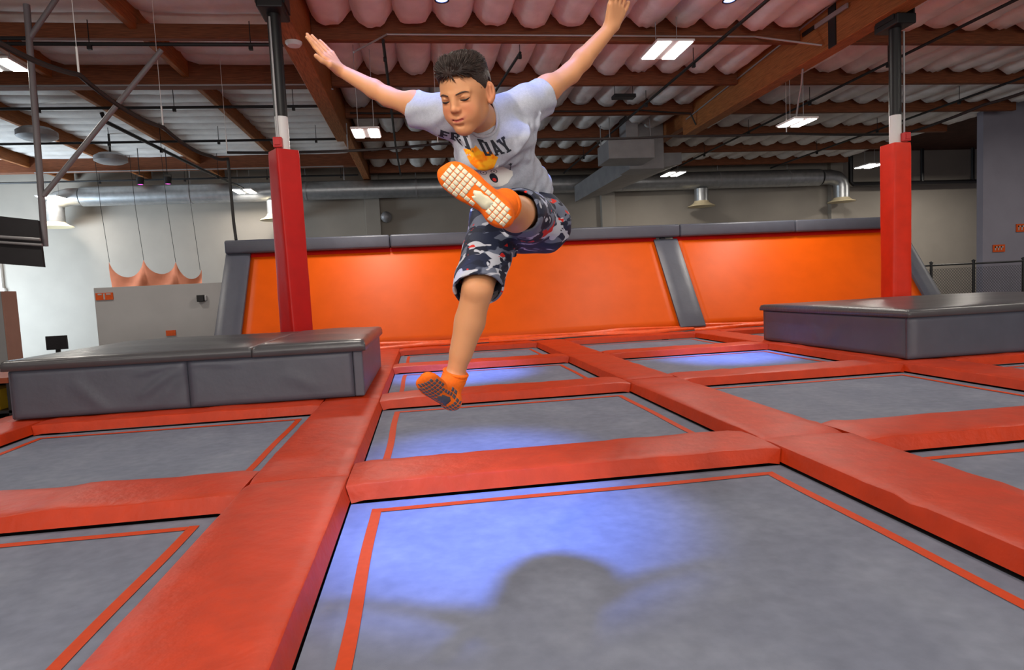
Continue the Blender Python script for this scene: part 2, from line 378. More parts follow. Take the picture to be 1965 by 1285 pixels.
soft_box(B(), (5.23, 6.24, .475), (9.37, 9.33, .565), .045, .05, seed=4).obj('top_mat', M['greytop'], pR, 'all')

# ---------------------------------------------------------------- padded columns
def column(x, y, r0, r1, m, label, side):
    t = empty('padded_column', (x, y, FZ), label, 'column', 'padded roof columns')
    V = []; F = []; w = .162; n = 60; bz = FZ; tz = 3.04
    prof = []
    for a, b_ in ((-1, -1), (1, -1), (1, 1), (-1, 1)):
        for k in range(4):
            an = math.atan2(b_, a) - PI / 4 + PI / 2 * k / 3; prof.append((a * (w - .025) + .025 * math.cos(an), b_ * (w - .025) + .025 * math.sin(an)))
        c = ((1, -1), (1, 1), (-1, 1), (-1, -1))[((-1, -1), (1, -1), (1, 1), (-1, 1)).index((a, b_))]
        for k in (1, 2, 3): prof.append((a * w + (c[0] - a) * w * k / 4 if a != c[0] else a * w, b_ * w + (c[1] - b_) * w * k / 4 if b_ != c[1] else b_ * w))
    rr = random.Random(int(x * 10)); ph = [rr.uniform(0, 6) for _ in range(6)]
    for j in range(n + 1):
        q = j / n; z = bz + (tz - bz) * q; q = max(0, (z - .57) / 2.47); an = r0 + (r1 - r0) * q
        for px, py in prof:
            s = 1 + .012 * math.sin(ph[0] + 11 * q + 3 * px / w) * (1 - q) + .008 * math.sin(ph[1] + 26 * q - 2.5 * py / w) * (1 - q) - (.03 if j in (0, n) else 0)
            V.append((x + s * (px * math.cos(an) - py * math.sin(an)), y + s * (px * math.sin(an) + py * math.cos(an)), z))
    m_ = len(prof)
    for j in range(n):
        for i in range(m_): F.append((j * m_ + i, j * m_ + (i + 1) % m_, (j + 1) * m_ + (i + 1) % m_, (j + 1) * m_ + i))
    F.append(tuple(range(m_))); F.append(tuple(n * m_ + i for i in range(m_ - 1, -1, -1)))
    B().add(V, F).obj('foam_cover', m, t, True)
    B().tube([(x, y, 3.0), (x, y, 3.5)], .088, 20).obj('lower_post', M['white'], t, True)
    B().tube([(x, y, 3.5), (x, y, 4.86)], .09, 20).obj('upper_post', M['black'], t, True)
    B().box((x - .17, y - .26, 4.86), (x + .17, y + .26, 5.019), .02).box((x - .19, y - .2, 4.94), (x - .165, y + .2, 5.25)).box((x + .165, y - .2, 4.94), (x + .19, y + .2, 5.25)).obj('saddle', M['black'], t)
    cx = x + side * .1
    B().tube([(cx, y - .09, 3.2), (cx, y - .09, 4.8)], .016, 8).obj('conduit', M['conduit'], t, True)
    B().box((cx - .06, y - .17, 3.06), (cx + .06, y - .07, 3.2), .012).box((cx - .035, y - .185, 3.09), (cx + .035, y - .165, 3.17), .004).obj('alarm_box', M['fire'], t)
column(-1.78, 9.24, math.radians(46), math.radians(33), M['vinyl_dark'], 'red padded column at left with black post above and white sleeve', -.4)
column(7.77, 9.54, math.radians(-6), math.radians(4), M['orange_cover'], 'orange-red padded column standing at the right grey platform', .85)

# ---------------------------------------------------------------- angled trampoline wall
WY0, WZ0, WY1, WZ1 = 12.02, .10, 13.36, 1.96
wl = empty('trampoline_wall', (3.7, 12.6, 0), 'long sloping orange trampoline wall framed by grey pads at the back', 'trampoline wall')
def wp(x, t, lift=0):
    ny, nz = -(WZ1 - WZ0), (WY1 - WY0); L_ = math.hypot(ny, nz)
    return Vector((x, WY0 + (WY1 - WY0) * t + ny / L_ * lift, WZ0 + (WZ1 - WZ0) * t + nz / L_ * lift))
def wpatch(x0, x1, t0, t1, lift, thick, name, m, nx=20, nt=12, sag=0, bev=.03):
    V = []; F = []
    for j in range(nt + 1):
        for i in range(nx + 1):
            u, v = i / nx, j / nt
            e = min(u * (x1 - x0), (1 - u) * (x1 - x0), v * 2.29 * (t1 - t0), (1 - v) * 2.29 * (t1 - t0))
            V.append(wp(x0 + (x1 - x0) * u, t0 + (t1 - t0) * v, lift - sag * math.sin(PI * u) * math.sin(PI * v) - (bev * (1 - e / bev) ** 2 if e < bev else 0)))
    for j in range(nt):
        for i in range(nx): a = j * (nx + 1) + i; F.append((a, a + 1, a + nx + 2, a + nx + 1))
    n = len(V); per = [i for i in range(nx + 1)] + [j * (nx + 1) + nx for j in range(1, nt + 1)] + [nt * (nx + 1) + i for i in range(nx - 1, -1, -1)] + [j * (nx + 1) for j in range(nt - 1, 0, -1)]
    off = wp(0, 0, -thick) - wp(0, 0, 0)
    for p in per: V.append(V[p] + off)
    for q in range(len(per)): F.append((per[q], n + q, n + (q + 1) % len(per), per[(q + 1) % len(per)]))
    return B().add(V, F).obj(name, m, wl, 'all' if thick < .02 else True)
wpatch(-3.36, 5.06, 0, 1, 0, .01, 'orange_bed', M['wallbed'], 40, 16, .03, .001)
wpatch(5.54, 10.62, 0, 1, 0, .01, 'orange_bed', M['wallbed'], 30, 16, .03, .001)
wpatch(5.03, 5.56, -.02, .965, .07, .12, 'divider_pad', M['grey'], 6, 12)
wpatch(-3.80, -3.34, -.02, 1.0, .09, .16, 'side_pad', M['grey'], 6, 12)
wpatch(10.6, 11.0, -.02, 1.0, .09, .16, 'side_pad', M['grey'], 6, 12)
wpatch(-3.4, 5.1, .955, 1.0, .012, .03, 'edge_strip', M['vinyl_dark'], 30, 2, 0, .005)
wpatch(5.5, 10.7, .955, 1.0, .012, .03, 'edge_strip', M['vinyl_dark'], 20, 2, 0, .005)
for a, b_ in ((-3.8, -.6), (-.59, 2.6), (2.61, 5.6), (5.61, 8.3), (8.31, 11.02)):
    B().box((a, 13.2, 1.955), (b_, 13.75, 2.22), .04, 3).obj('top_pad', M['grey'], wl, True)
def skirt(x0, x1):
    V = []; F = []; n = 60; pr = [(11.93, .005), (11.92, .03), (11.95, .055), (11.99, .06), (11.985, .075), (12.0, .10), (12.05, .12)]
    rr = random.Random(int(x0 * 7)); ph = rr.uniform(0, 6)
    for i in range(n + 1):
        x = x0 + (x1 - x0) * i / n
        for k, (y, z) in enumerate(pr): V.append((x, y - .015 * math.sin(ph + x * 3.1 + k), z + .012 * math.sin(ph + x * 2.3 + k * .7)))
    m_ = len(pr)
    for i in range(n):
        for k in range(m_ - 1): a = i * m_ + k; F.append((a, a + m_, a + m_ + 1, a + 1))
    B().add(V, F).obj('bottom_skirt', M['skirt'], wl, 'all')
skirt(-3.4, 1.2); skirt(1.2, 5.3); skirt(5.3, 10.7)
fr = B()
for x in (-3.5, -.4, 2.6, 5.3, 8.0, 10.8): fr.box((x - .05, 13.42, FZ), (x + .05, 13.55, 1.96))
fr.obj('rear_frame', M['frame'], wl)

# ---------------------------------------------------------------- hall lights
def overhead_light(x, y, z, label, power, off=.195, lx=.23, ly=.82, vis=True):
    t = empty('ceiling_light', (x, y, z), label, 'ceiling light', 'hanging twin-panel lights')
    B().box((x - off - lx / 2 - .03, y - ly / 2 - .03, z + .01), (x + off + lx / 2 + .03, y + ly / 2 + .03, z + .05), .005, 1).obj('housing', M['white'], t)
    for s in (-1, 1): B().box((x + s * off - lx / 2, y - ly / 2, z - .005), (x + s * off + lx / 2, y + ly / 2, z + .012)).obj('light_panel', M['led'], t)
    for s in (-1, 1): B().tube([(x + s * off, y, z + .05), (x + s * off, y, 5.7)], .006, 5).obj('hanger', M['conduit'], t)
    area('hall_lamp', (x, y, z - .03), (x, y, 0), .6, ly, power, (1, .93, .83))
PW = 80
overhead_light(4.57, 11.14, 5.1, 'bright twin-panel light above and right of the boy', PW)
overhead_light(7.92, 12.5, 4.145, 'twin-panel light hanging left of the right column', PW, .15, .176, .63)
overhead_light(-.873, 12.5, 4.06, 'twin-panel light hanging below the boy\'s left-hand arm', PW, .147, .172, .62)
overhead_light(-6.75, 11.86, 5.1, 'twin-panel light at the upper left picture edge', PW, .2, .22, .55)
overhead_light(9.25, 22.3, 4.85, 'small distant twin-panel light left of the silver duct outlet', PW)
overhead_light(-5.97, 23.6, 4.85, 'small distant twin-panel light left of the red left column', PW)
overhead_light(-12.3, 23.9, 4.85, 'small distant twin-panel light beside the duct end at left', PW)
overhead_light(16.55, 21.6, 4.85, 'small distant twin-panel light just left of the right column', PW)
def stage_light(x, y, z, lens, label):
    t = empty('stage_light', (x, y, z), label, 'stage light', 'coloured stage lights on the ceiling')
    B().lathe((x, y, z), [(0, .22), (.09, .22), (.10, .18), (.10, .02), (.108, 0), (.085, 0), (.08, .02)], 20).obj('can', M['black'], t, True)
    B().lathe((x, y, z + .012), [(0, -.012), (.05, -.008), (.082, 0)], 20).obj('lens', lens, t, True)
    B().tube([(x - .11, y, z + .1), (x - .11, y, z + .3), (x + .11, y, z + .3), (x + .11, y, z + .1)], .01, 6).tube([(x, y, z + .3), (x, y, 6.1)], .012, 6).obj('yoke', M['black'], t)
stage_light(.52, 9.44, 5.17, M['blueled'], 'glowing blue stage light above the boy\'s head')
stage_light(4.9, 9.44, 5.22, M['blueled'], 'glowing blue stage light near the right roof beam')
stage_light(-8.4, 21.2, 4.75, M['magenta'], 'small magenta stage light, left of a pair at left')
stage_light(-7.6, 21.2, 4.75, M['magenta'], 'small magenta stage light, right of a pair at left')

# ---------------------------------------------------------------- ducts
d = empty('air_duct', (2.5, 24.4, 4.95), 'long round silver air duct along the back wall', 'air duct')
B().tube([(-11.6 + i * 1.0, 24.4, 4.95) for i in range(29)], .34, 24).obj('main_pipe', M['galv'], d, True)
for x in (-8, -4, 0, 4, 8, 12, 15):
    B().tube([(x - .03, 24.4, 4.95), (x + .03, 24.4, 4.95)], .352, 24).tube([(x, 24.4, 5.28), (x, 24.4, 6.1)], .012, 6).obj('band', M['conduit'], d, True)
def outlet(x, label, elbow=0):
    t = empty('duct_outlet', (x, 24.4, 3.95), label, 'air outlet', 'bell-mouthed air outlets on the duct')
    zt = 4.75
    if elbow:
        pts = [(x - elbow * .9, 24.4, 4.95), (x - elbow * .5, 24.4, 4.95), (x - elbow * .2, 24.4, 4.88), (x - elbow * .05, 24.4, 4.75), (x, 24.4, 4.55), (x, 24.4, 4.1)]
        B().tube(pts, .30, 22).obj('drop_pipe', M['galv'], t, True)
    else: B().tube([(x, 24.4, 4.62), (x, 24.4, 4.1)], .27, 22).obj('drop_pipe', M['galv'], t, True)
    B().lathe((x, 24.4, 3.92), [(.28, .22), (.30, .16), (.40, .08), (.52, .03), (.55, .0), (.5, .0), (.36, .05), (.2, .06), (0, .06)], 28).obj('bell', M['beige'], t, True)
outlet(11.28, 'silver duct outlet with cream bell, middle of the back wall'); outlet(17.4, 'silver elbow outlet with cream bell at the right duct end', 1)
outlet(-12.55, 'silver elbow outlet with cream bell at the left duct end', -1); outlet(-5.15, 'duct outlet half hidden behind the red left column')
h = empty('ventilation_plenum', (6.4, 18.5, 4.4), 'grey sheet-metal ventilation boxes hanging under the roof', 'ventilation box')
B().box((5.42, 17.6, 4.52), (6.78, 18.7, 5.05), .01, 1).obj('lower_box', M['galvp'], h)
B().box((6.40, 18.72, 4.42), (7.5, 19.7, 5.95), .01, 1).obj('riser_box', M['galvp'], h)
B().box((6.08, 18.0, 5.052), (6.45, 18.6, 5.9), .01, 1).obj('upper_box', M['galvp'], h)
V = [(6.3, 19.0, 4.6), (7.5, 19.0, 4.6), (7.5, 19.7, 4.42), (6.3, 19.7, 4.42)]
B().add([(6.5, 19.75, 5.1), (8.5, 19.75, 5.1), (8.5, 19.75, 4.75), (6.5, 19.75, 4.42), (6.0, 24.03, 4.8), (7.4, 24.03, 4.8), (7.4, 24.03, 4.5), (6.0, 24.03, 4.2)], [(0, 1, 2, 3), (4, 7, 6, 5), (0, 4, 5, 1), (1, 5, 6, 2), (2, 6, 7, 3), (3, 7, 4, 0)]).obj('sloping_duct', M['galvp'], h)
for x, y in ((5.5, 17.7), (6.7, 17.7), (5.5, 18.6), (7.45, 18.8)): B().tube([(x, y, 4.6), (x, y, 6.0)], .015, 6).obj('hanger_rod', M['conduit'], h)

# ---------------------------------------------------------------- pipes, cables, wires
def pipe(pts, r, m, label, cat='pipe', name='sprinkler_pipe', group='black sprinkler pipes under the roof'):
    o = B().tube(pts, r, 8).obj(name, m, None, True); return tag(o, label, cat, group)
def clips(o, pts):
    for (x, y, z) in pts:
        b_ = B().tube([(x, y, z + .02), (x, y, 5.66)], .008, 5).box((x - .03, y - .03, z - .09), (x + .03, y + .03, z - .02)); b_.obj('hanger', M['black'], o)
for x, z, lab in ((9.86, 5.3, 'black sprinkler pipe running back between right beam and right column'), (5.6, 5.3, 'black sprinkler pipe running back past the ventilation boxes'), (14.05, 5.3, 'black sprinkler pipe at upper right beyond the right column')):
    o = pipe([(x, 8.0, z), (x, 24.0, z)], .03, M['black'], lab); clips(o, [(x, y, z) for y in (12.3, 15, 18, 21)])
for y, lab in ((11.4, 'upper black sprinkler pipe across the left ceiling bay'), (14.95, 'second black sprinkler pipe across the left ceiling bay'), (18.0, 'third black sprinkler pipe across the left ceiling bay'), (23.3, 'far black sprinkler pipe in front of the left back wall')):
    o = pipe([(-17.5, y, 5.28), (XL - .2, y, 5.28)], .032, M['black'], lab); clips(o, [(x, y, 5.28) for x in (-10.5, -7.8, -5.1, -2.6)])
o = pipe([(-6.6, 15.02, 5.2), (-6.6, 15.15, 5.05), (-6.2, 20.5, 4.95), (-5.9, 23.2, 4.9)], .045, M['black'], 'black branch pipe sloping away from the second left pipe'); clips(o, [(-6.4, 17.6, 5.0), (-6.1, 21.2, 4.95)])
o = pipe([(17.9, 24.5, 6.0), (17.9, 24.5, 4.75), (18.0, 24.5, 4.65), (24.5, 24.5, 4.62)], .09, M['black'], 'thick black pipe along the back wall right of the right column')
for x in (21.2, 23.6): B().tube([(x, 24.5, 4.64), (x, 24.5, 6.05)], .07, 8).obj('riser', M['black'], o, True)
o = pipe([(-.42, 11.5, 5.4), (-.44, 14, 5.25), (-.5, 18, 5.15), (-.5, 22.4, 5.05)], .028, M['black'], 'black sprinkler pipe behind the boy\'s left-hand arm'); clips(o, [(-.43, 12.2, 5.38), (-.46, 15, 5.2)])
o = pipe([(2.1, 12.2, 5.45), (1.9, 14.0, 5.4), (1.5, 18, 5.3)], .028, M['black'], 'short black sprinkler pipe just above the boy\'s hair'); clips(o, [(2.1, 12.25, 5.45)])
def conduit(pts, label): return pipe(pts, .018, M['conduit'], label, 'conduit', 'electrical_conduit', 'thin grey conduits along the roof timbers')
conduit([(-.9, 11.1, 5.05), (-.35, 11.58, 5.53), (6.5, 11.58, 5.53), (7.42, 10.9, 5.12)], 'thin grey conduit along the purlin behind the raised arms')
conduit([(-14, 13.9, 5.42), (XL - .1, 13.9, 5.42), (XL + .2, 14.0, 5.35)], 'thin grey conduit along the deep left beam')
conduit([(-12, 22.4, 5.42), (XL - .6, 22.4, 5.42), (XL - .6, 22.4, 4.95)], 'thin grey conduit along the far left beam')
conduit([(7.44, 10.2, 5.75), (7.44, 16.9, 5.4)], 'thin grey conduit on the side of the right roof beam')
conduit([(7.62, 11.8, 5.015), (7.72, 12.0, 4.8), (7.86, 12.35, 4.5), (7.9, 12.5, 4.21)], 'curved grey conduit feeding the light left of the right column')
conduit([(XL + .17, 16.5, 5.3), (XL + .17, 16.5, 4.62)], 'short white drop conduit hanging from the left roof beam')
conduit([(23.2, 17.1, 5.7), (23.2, 17.1, 4.6)], 'short white drop rod at the far right')
def cable(keys, label, r=.028, sag=.18, name='net_cable'):
    pts = []
    for a, b_ in zip(keys[:-1], keys[1:]):
        a, b_ = Vector(a), Vector(b_); n = 10
        for i in range(n + (1 if b_ == Vector(keys[-1]) else 0)):
            t = i / n; p = a.lerp(b_, t); p.z -= 4 * sag * (b_ - a).length / 4 * t * (1 - t); pts.append(p)
    return tag(B().tube(pts, r, 7).obj(name, M['rubber'], None, True), label, 'cable', 'black net cables around the court')
cable([(-3.9, 6.2, 3.62), (-3.88, 8.35, 3.78), (-3.8, 10.6, 3.74), (-3.72, 12.6, 3.72), (-3.68, 13.5, 3.86)], 'thick black sagging cable swooping across the upper left', .03, .16)
cable([(-3.68, 13.5, 3.98), (-1.0, 13.5, 3.98), (.5, 13.5, 4.08), (2.8, 13.5, 4.13), (5.6, 13.5, 4.16), (8.3, 13.5, 4.18), (11.2, 13.5, 4.12)], 'black net cable spanning behind the boy above the orange wall', .028, .03)
cable([(11.2, 13.5, 4.12), (11.3, 11.5, 4.2), (11.4, 9.2, 4.25)], 'black net cable running forward past the right column', .03, .06)
cable([(-1.5, 16.3, 5.5), (2.5, 16.3, 5.52), (5.9, 16.3, 5.5), (7.3, 16.3, 5.4), (7.44, 16.3, 5.1)], 'thin black wire looped along a purlin', .02, .03, 'electric_wire')
rp = tag(B().tube([(-3.68, 13.5, 3.86), (-3.66, 13.48, 2.6), (-3.62, 13.4, 2.24)], .03, 7).obj('net_rope', M['rubber'], None, True), 'vertical black rope dropping to the left corner of the orange wall', 'rope')
for x, y, z, n_ in ((-3.88, 8.35, 3.78, 'nearest the left picture edge'), (-3.8, 10.6, 3.74, 'midway along the upper left sag'), (-3.68, 13.5, 3.98, 'at the corner left of the left column'), (.5, 13.5, 4.08, 'just left of the boy'), (8.3, 13.5, 4.18, 'below the light by the right column')):
    tag(B().tube([(x, y, z), (x, y, z + .32)], .012, 6).tube([(x, y, z + .3), (x, y, 5.95)], .004, 5).obj('cable_hanger', M['white'], None), 'thin white hanger of the black cable, ' + n_, 'hanger', 'hangers of the net cables')
wires = [(-9.85, 22, 2.47, 'left'), (-8.82, 22, 2.48, 'second'), (-7.86, 22, 2.39, 'third'), (-7.13, 22, 2.1, 'right')]

# ---------------------------------------------------------------- far left: sail, partition, entrance
V = []; F = []; tops = [(-9.86, 2.48), (-8.82, 2.5), (-7.86, 2.4), (-7.1, 2.12)]; dip = [.52, .42, .42]
cols = []
for s in range(3):
    for i in range(12 + (s == 2)):
        t = i / 12; x = tops[s][0] + (tops[s + 1][0] - tops[s][0]) * t; z = tops[s][1] + (tops[s + 1][1] - tops[s][1]) * t - dip[s] * (4 * t * (1 - t)) ** .75
        cols.append((x, z))
nr = 8
for j in range(nr + 1):
    for x, z in cols: V.append((x, 22 + .05 * math.sin(x * 6 + j), z + (.7 - z) * j / nr))
m_ = len(cols)
for j in range(nr):
    for i in range(m_ - 1): a = j * m_ + i; F.append((a, a + 1, a + m_ + 1, a + m_))
tag(B().add(V, F).obj('shade_sail', M['sail'], None, 'all'), 'peach orange cloth sail with scalloped top behind the grey partition', 'cloth')
for x, y, z, n_ in wires: tag(B().tube([(x, y, z), (x - .15, y + .1, 4.2), (x - .2, y + .1, 6.1)], .008, 5).obj('sail_cord', M['rubber'], None), f'thin cord holding the {n_} tip of the orange sail', 'cord', 'cords of the orange sail')
pa = struct(B().box((-7.09, 15.0, FZ), (-3.9, 15.12, 1.46), .006, 1).obj('wall_partition', M['panel']))
sg = empty('wall_sign', (-6.88, 14.98, 1.2), 'orange sign at the top left corner of the grey partition', 'sign', 'small orange signs')
B().box((-7.05, 14.97, 1.19), (-6.7, 14.995, 1.345)).obj('board', M['sign'], sg); B().box((-6.89, 14.963, 1.2), (-6.86, 14.972, 1.33)).box((-7.0, 14.963, 1.3), (-6.92, 14.972, 1.33)).box((-6.83, 14.963, 1.3), (-6.74, 14.972, 1.33)).obj('print', M['panel'], sg)
sg = empty('wall_sign', (-5.6, 14.98, .3), 'tiny orange-brown sign low on the grey partition', 'sign', 'small orange signs')
B().box((-5.68, 14.97, .33), (-5.48, 14.995, .45)).obj('board', M['sign'], sg)
sp = empty('wall_speaker', (-4.87, 14.95, 1.1), 'small dark box mounted on the grey partition', 'speaker')
B().box((-4.95, 14.88, 1.05), (-4.81, 15.0, 1.2), .01).obj('case', M['black'], sp); B().box((-4.80, 14.93, 1.07), (-4.76, 15.0, 1.18), .005).obj('bracket', M['conduit'], sp)
kb = empty('entrance_kiosk', (-11.6, 17.8, FZ), 'pale kiosk block with pinkish end at the left edge', 'kiosk')
B().box((-14.5, 17.5, FZ), (-10.42, 18.05, 1.56)).obj('front', M['panel'], kb); B().box((-10.415, 17.5, FZ), (-10.38, 18.05, 1.56)).obj('end_panel', M['pink'], kb)
mo = empty('computer_monitor', (-7.4, 14.0, FZ), 'dark computer monitor peeking over the left platform', 'monitor')
B().box((-7.6, 13.98, .22), (-7.2, 14.02, .5), .008).obj('display', M['screen'], mo); B().box((-7.44, 14.0, -.1), (-7.36, 14.04, .25)).obj('stand', M['black'], mo)
B().box((-8.6, 13.7, -.15), (-6.6, 14.4, -.1)).box((-8.55, 13.75, FZ), (-8.45, 14.35, -.15)).box((-6.75, 13.75, FZ), (-6.65, 14.35, -.15)).obj('desk', M['panel'], mo)
ck = empty('shoe_cubby', (-5.5, 8.0, FZ), 'brown shelf unit with dark cubbies at the left edge', 'shelf')
B().box((-7.2, 7.6, .24), (-4.55, 8.5, .30)).obj('top', M['brown'], ck)
b_ = B()
for x in (-7.2, -6.5, -5.8, -5.15, -4.6): b_.box((x, 7.65, FZ), (x + .04, 8.45, .24))
for z in (-.5, -.1): b_.box((-7.2, 7.65, z), (-4.56, 8.45, z + .03))
b_.obj('dividers', M['screen'], ck); B().box((-7.2, 8.45, FZ), (-4.56, 8.5, .24)).obj('back', M['screen'], ck)
tag(B().box((-5.05, 7.7, -.07), (-4.72, 8.2, .16), .01).obj('storage_box', M['yellow'], None), 'yellow box inside the brown shelf at the left edge', 'box')
# hanging screen frame
fr = empty('pole_rig', (-5.55, 10.5, 2.0), 'grey hanging pole frame with diagonal brace at upper left', 'frame')
B().tube([(-5.50, 10.5, 5.5), (-5.53, 10.5, 4.0), (-5.58, 10.5, 1.98)], .045, 10).obj('pole', M['pole'], fr, True)
B().tube([(-3.69, 10.5, 4.86), (-5.53, 10.5, 2.73)], .038, 10).obj('brace', M['pole'], fr, True)
B().tube([(-4.9, 10.55, 5.9), (-5.52, 10.5, 5.0)], .038, 10).obj('brace', M['pole'], fr, True)
B().tube([(-5.5, 10.5, 5.02), (-8.2, 10.5, 5.0)], .03, 8).obj('crossbar', M['black'], fr, True)
sc = empty('hanging_screen', (-6.4, 10.5, 1.7), 'dark hanging screen at the left picture edge', 'screen')
B().slab([(-7.6, 10.42, 2.66), (-5.60, 10.42, 2.36), (-5.52, 10.3, 1.66), (-7.5, 10.3, 1.92)], (0, -1, .1), .05).obj('panel', M['screen'], sc)
B().tube([(-7.5, 10.3, 2.28), (-5.52, 10.28, 2.06)], .022, 8).tube([(-7.5, 10.3, 2.2), (-5.5, 10.28, 1.98)], .02, 8).obj('rails', M['conduit'], sc, True)
# ceiling fans, detectors, bell
def fan(x, y, label):
    t = empty('ceiling_fan', (x, y, 5.1), label, 'fan'); B().lathe((x, y, 5.1), [(0, -.08), (.3, -.06), (.42, 0), (.42, .12), (.3, .2), (0, .2)], 24).obj('drum', M['galvp'], t, True); B().tube([(x, y, 5.25), (x, y, 5.95)], .03, 8).obj('rod', M['black'], t)
fan(-8.75, 16.6, 'round grey ceiling fan at upper left behind the pole'); fan(-8.4, 19.4, 'farther round ceiling fan at upper left')
tag(B().lathe((XL + .03, 10.6, 4.95), [(0, 0), (.1, .01), (.13, .05), (.13, .07)], 20).obj('smoke_detector', M['white'], None, True), 'white round smoke detector under the left roof beam', 'detector')
v_ = empty('ceiling_vent', (4.97, 14.85, 5.4), 'small black vent box hanging from the ceiling right of the boy', 'vent')
B().box((4.72, 14.7, 5.36), (5.25, 14.95, 5.44), .01).obj('box', M['black'], v_); B().tube([(4.76, 14.8, 5.44), (4.76, 14.8, 5.65)], .008, 5).tube([(5.2, 14.8, 5.44), (5.2, 14.8, 5.65)], .008, 5).obj('hangers', M['black'], v_)
tag(B().lathe((-1.2, 25.0, 3.98), [(0, -.22), (.12, -.18), (.2, -.08), (.22, 0), (.2, .08), (.12, .18), (0, .22)], 20).box((-1.26, 25.0, 3.92), (-1.14, 25.2, 4.04)).obj('wall_bell', M['galvp'], None, True), 'round grey bell on the back wall left of the boy', 'bell')
# fence at right
fe = empty('chainlink_fence', (15.5, 16, FZ), 'black chain-link fence at the right behind the platform', 'fence')
for x in (13.0, 14.12, 15.45, 17.05, 18.6): B().tube([(x, 16, FZ), (x, 16, 1.14)], .035, 10).lathe((x, 16, 1.14), [(.05, 0), (.05, .03), (0, .06)], 10).obj('post', M['black'], fe, True)
B().tube([(13.0, 16, 1.08), (18.6, 16, 1.08)], .025, 8).obj('top_rail', M['black'], fe, True)
b_ = B(); st = .085; z_a, z_b = -.1, .98; hh = z_b - z_a; x = 13.0 - hh
while x < 18.6:
    for s in (0, 1):
        pa_, pb = ((x, z_a), (x + hh, z_b)) if s == 0 else ((x, z_b), (x + hh, z_a))
        t0 = max(0, (13.0 - x) / hh); t1 = min(1, (18.6 - x) / hh)
        if t1 > t0: b_.tube([(pa_[0] + hh * t, 16 + .004 * (s * 2 - 1), pa_[1] + (pb[1] - pa_[1]) * t) for t in (t0, t1)], .005, 4, False)
    x += st
o = b_.obj('wire_mesh', M['frame'], fe); o['kind'] = 'stuff'
for (x0, z0_, x1, z1_, lab) in ((17.25, 1.40, 17.66, 1.62, 'small orange-brown sign on the dark wall at right'), (18.05, 1.98, 18.6, 2.22, 'orange sign with pale letters at the right picture edge')):
    sg = empty('wall_sign', (x0, 17.18, z0_), lab, 'sign', 'small orange signs'); B().box((x0, 17.17, z0_), (x1, 17.195, z1_)).obj('board', M['sign'], sg)
    p_ = B(); n_ = 3 if x1 < 18 else 4
    for i in range(n_):
        a = x0 + .06 + i * (x1 - x0 - .1) / n_; p_.box((a, 17.162, z0_ + .05), (a + .03, 17.172, z1_ - .05)).box((a, 17.162, z1_ - .09), (a + .08, 17.172, z1_ - .05))
    p_.obj('print', M['panel'], sg)
bx = empty('wall_cabinet', (12.0, 15.0, FZ), 'brownish cabinet beside the right column behind the wall', 'cabinet')
B().box((12.0, 15.0, FZ), (12.75, 15.5, 1.34), .01).obj('body', M['wallp'], bx); B().box((12.05, 14.985, FZ + .1), (12.7, 15.0, 1.28), .005).obj('door', M['wallp'], bx)

# ================================================================ the jumping boy (bodies and clothes grown from distance fields)
f32 = np.float32
def A3(*v): return np.array(v, dtype=np.float64)
def unit(v): v = np.asarray(v, float); return v / np.linalg.norm(v)
class Field:
    "ordered list of smooth unions ('+') and cuts ('-') of simple distance functions, each with its own bounding box"
    def __init__(s): s.ops = []
    def put(s, fn, lo, hi, k, op): m = k + .012; s.ops.append((fn, np.asarray(lo) - m, np.asarray(hi) + m, k, op)); return s
    def cap(s, a, b, ra, rb, k=.01, op='+'):
        a, b = A3(*a), A3(*b); ab = b - a; L2 = float(ab @ ab) or 1e-9; R_ = max(ra, rb)
        def fn(P):
            t = np.clip((P - a) @ ab / L2, 0, 1); return np.linalg.norm(P - a - t[:, None] * ab, axis=1) - (ra + (rb - ra) * t)
        return s.put(fn, np.minimum(a, b) - R_, np.maximum(a, b) + R_, k, op)
    def ell(s, c, r, fr=None, k=.01, op='+'):
        c = A3(*c); r = A3(*r); Fm = np.eye(3) if fr is None else np.asarray(fr)
        def fn(P):
            q = (P - c) @ Fm.T; k0 = np.linalg.norm(q / r, axis=1); k1 = np.linalg.norm(q / (r * r), axis=1); return k0 * (k0 - 1) / np.maximum(k1, 1e-6)
        return s.put(fn, c - r.max(), c + r.max(), k, op)
    def ecap(s, a, b, wa, wb, lat, asp_a, asp_b, k=.02, op='+'):
        "capsule with elliptic section: half width w along lat, depth w*asp"
        a, b = A3(*a), A3(*b); ax = b - a; L2 = float(ax @ ax); axn = ax / math.sqrt(L2); lat = A3(*lat); lat = unit(lat - axn * (lat @ axn)); dep = np.cross(axn, lat); R_ = max(wa, wb)
        def fn(P):
            q = P - a; t = np.clip(q @ ax / L2, 0, 1); q = q - t[:, None] * ax; asp = asp_a + (asp_b - asp_a) * t; w = wa + (wb - wa) * t
            x = q @ lat; y = q @ dep; z = q @ axn; n = np.sqrt(x * x + (y / asp) ** 2 + (z / asp) ** 2); return (n - w) * np.minimum(1, .55 + .45 * asp)
        return s.put(fn, np.minimum(a, b) - R_, np.maximum(a, b) + R_, k, op)
    def fun(s, fn, lo, hi, k=.004, op='-'): return s.put(fn, lo, hi, k, op)
    def eval(s, P, lo, hi):
        d = np.full(len(P), .08)
        for fn, a, b, k, op in s.ops:
            if np.any(a > hi) or np.any(b < lo): continue
            e = fn(P)
            if op == '+': h = np.clip(.5 + .5 * (e - d) / k, 0, 1); d = e + (d - e) * h - k * h * (1 - h)
            else:
                e = -e; h = np.clip(.5 - .5 * (e - d) / k, 0, 1); d = e + (d - e) * h + k * h * (1 - h)
        return d
    def at(s, P): P = np.asarray(P, float); return s.eval(P, P.min(0), P.max(0))
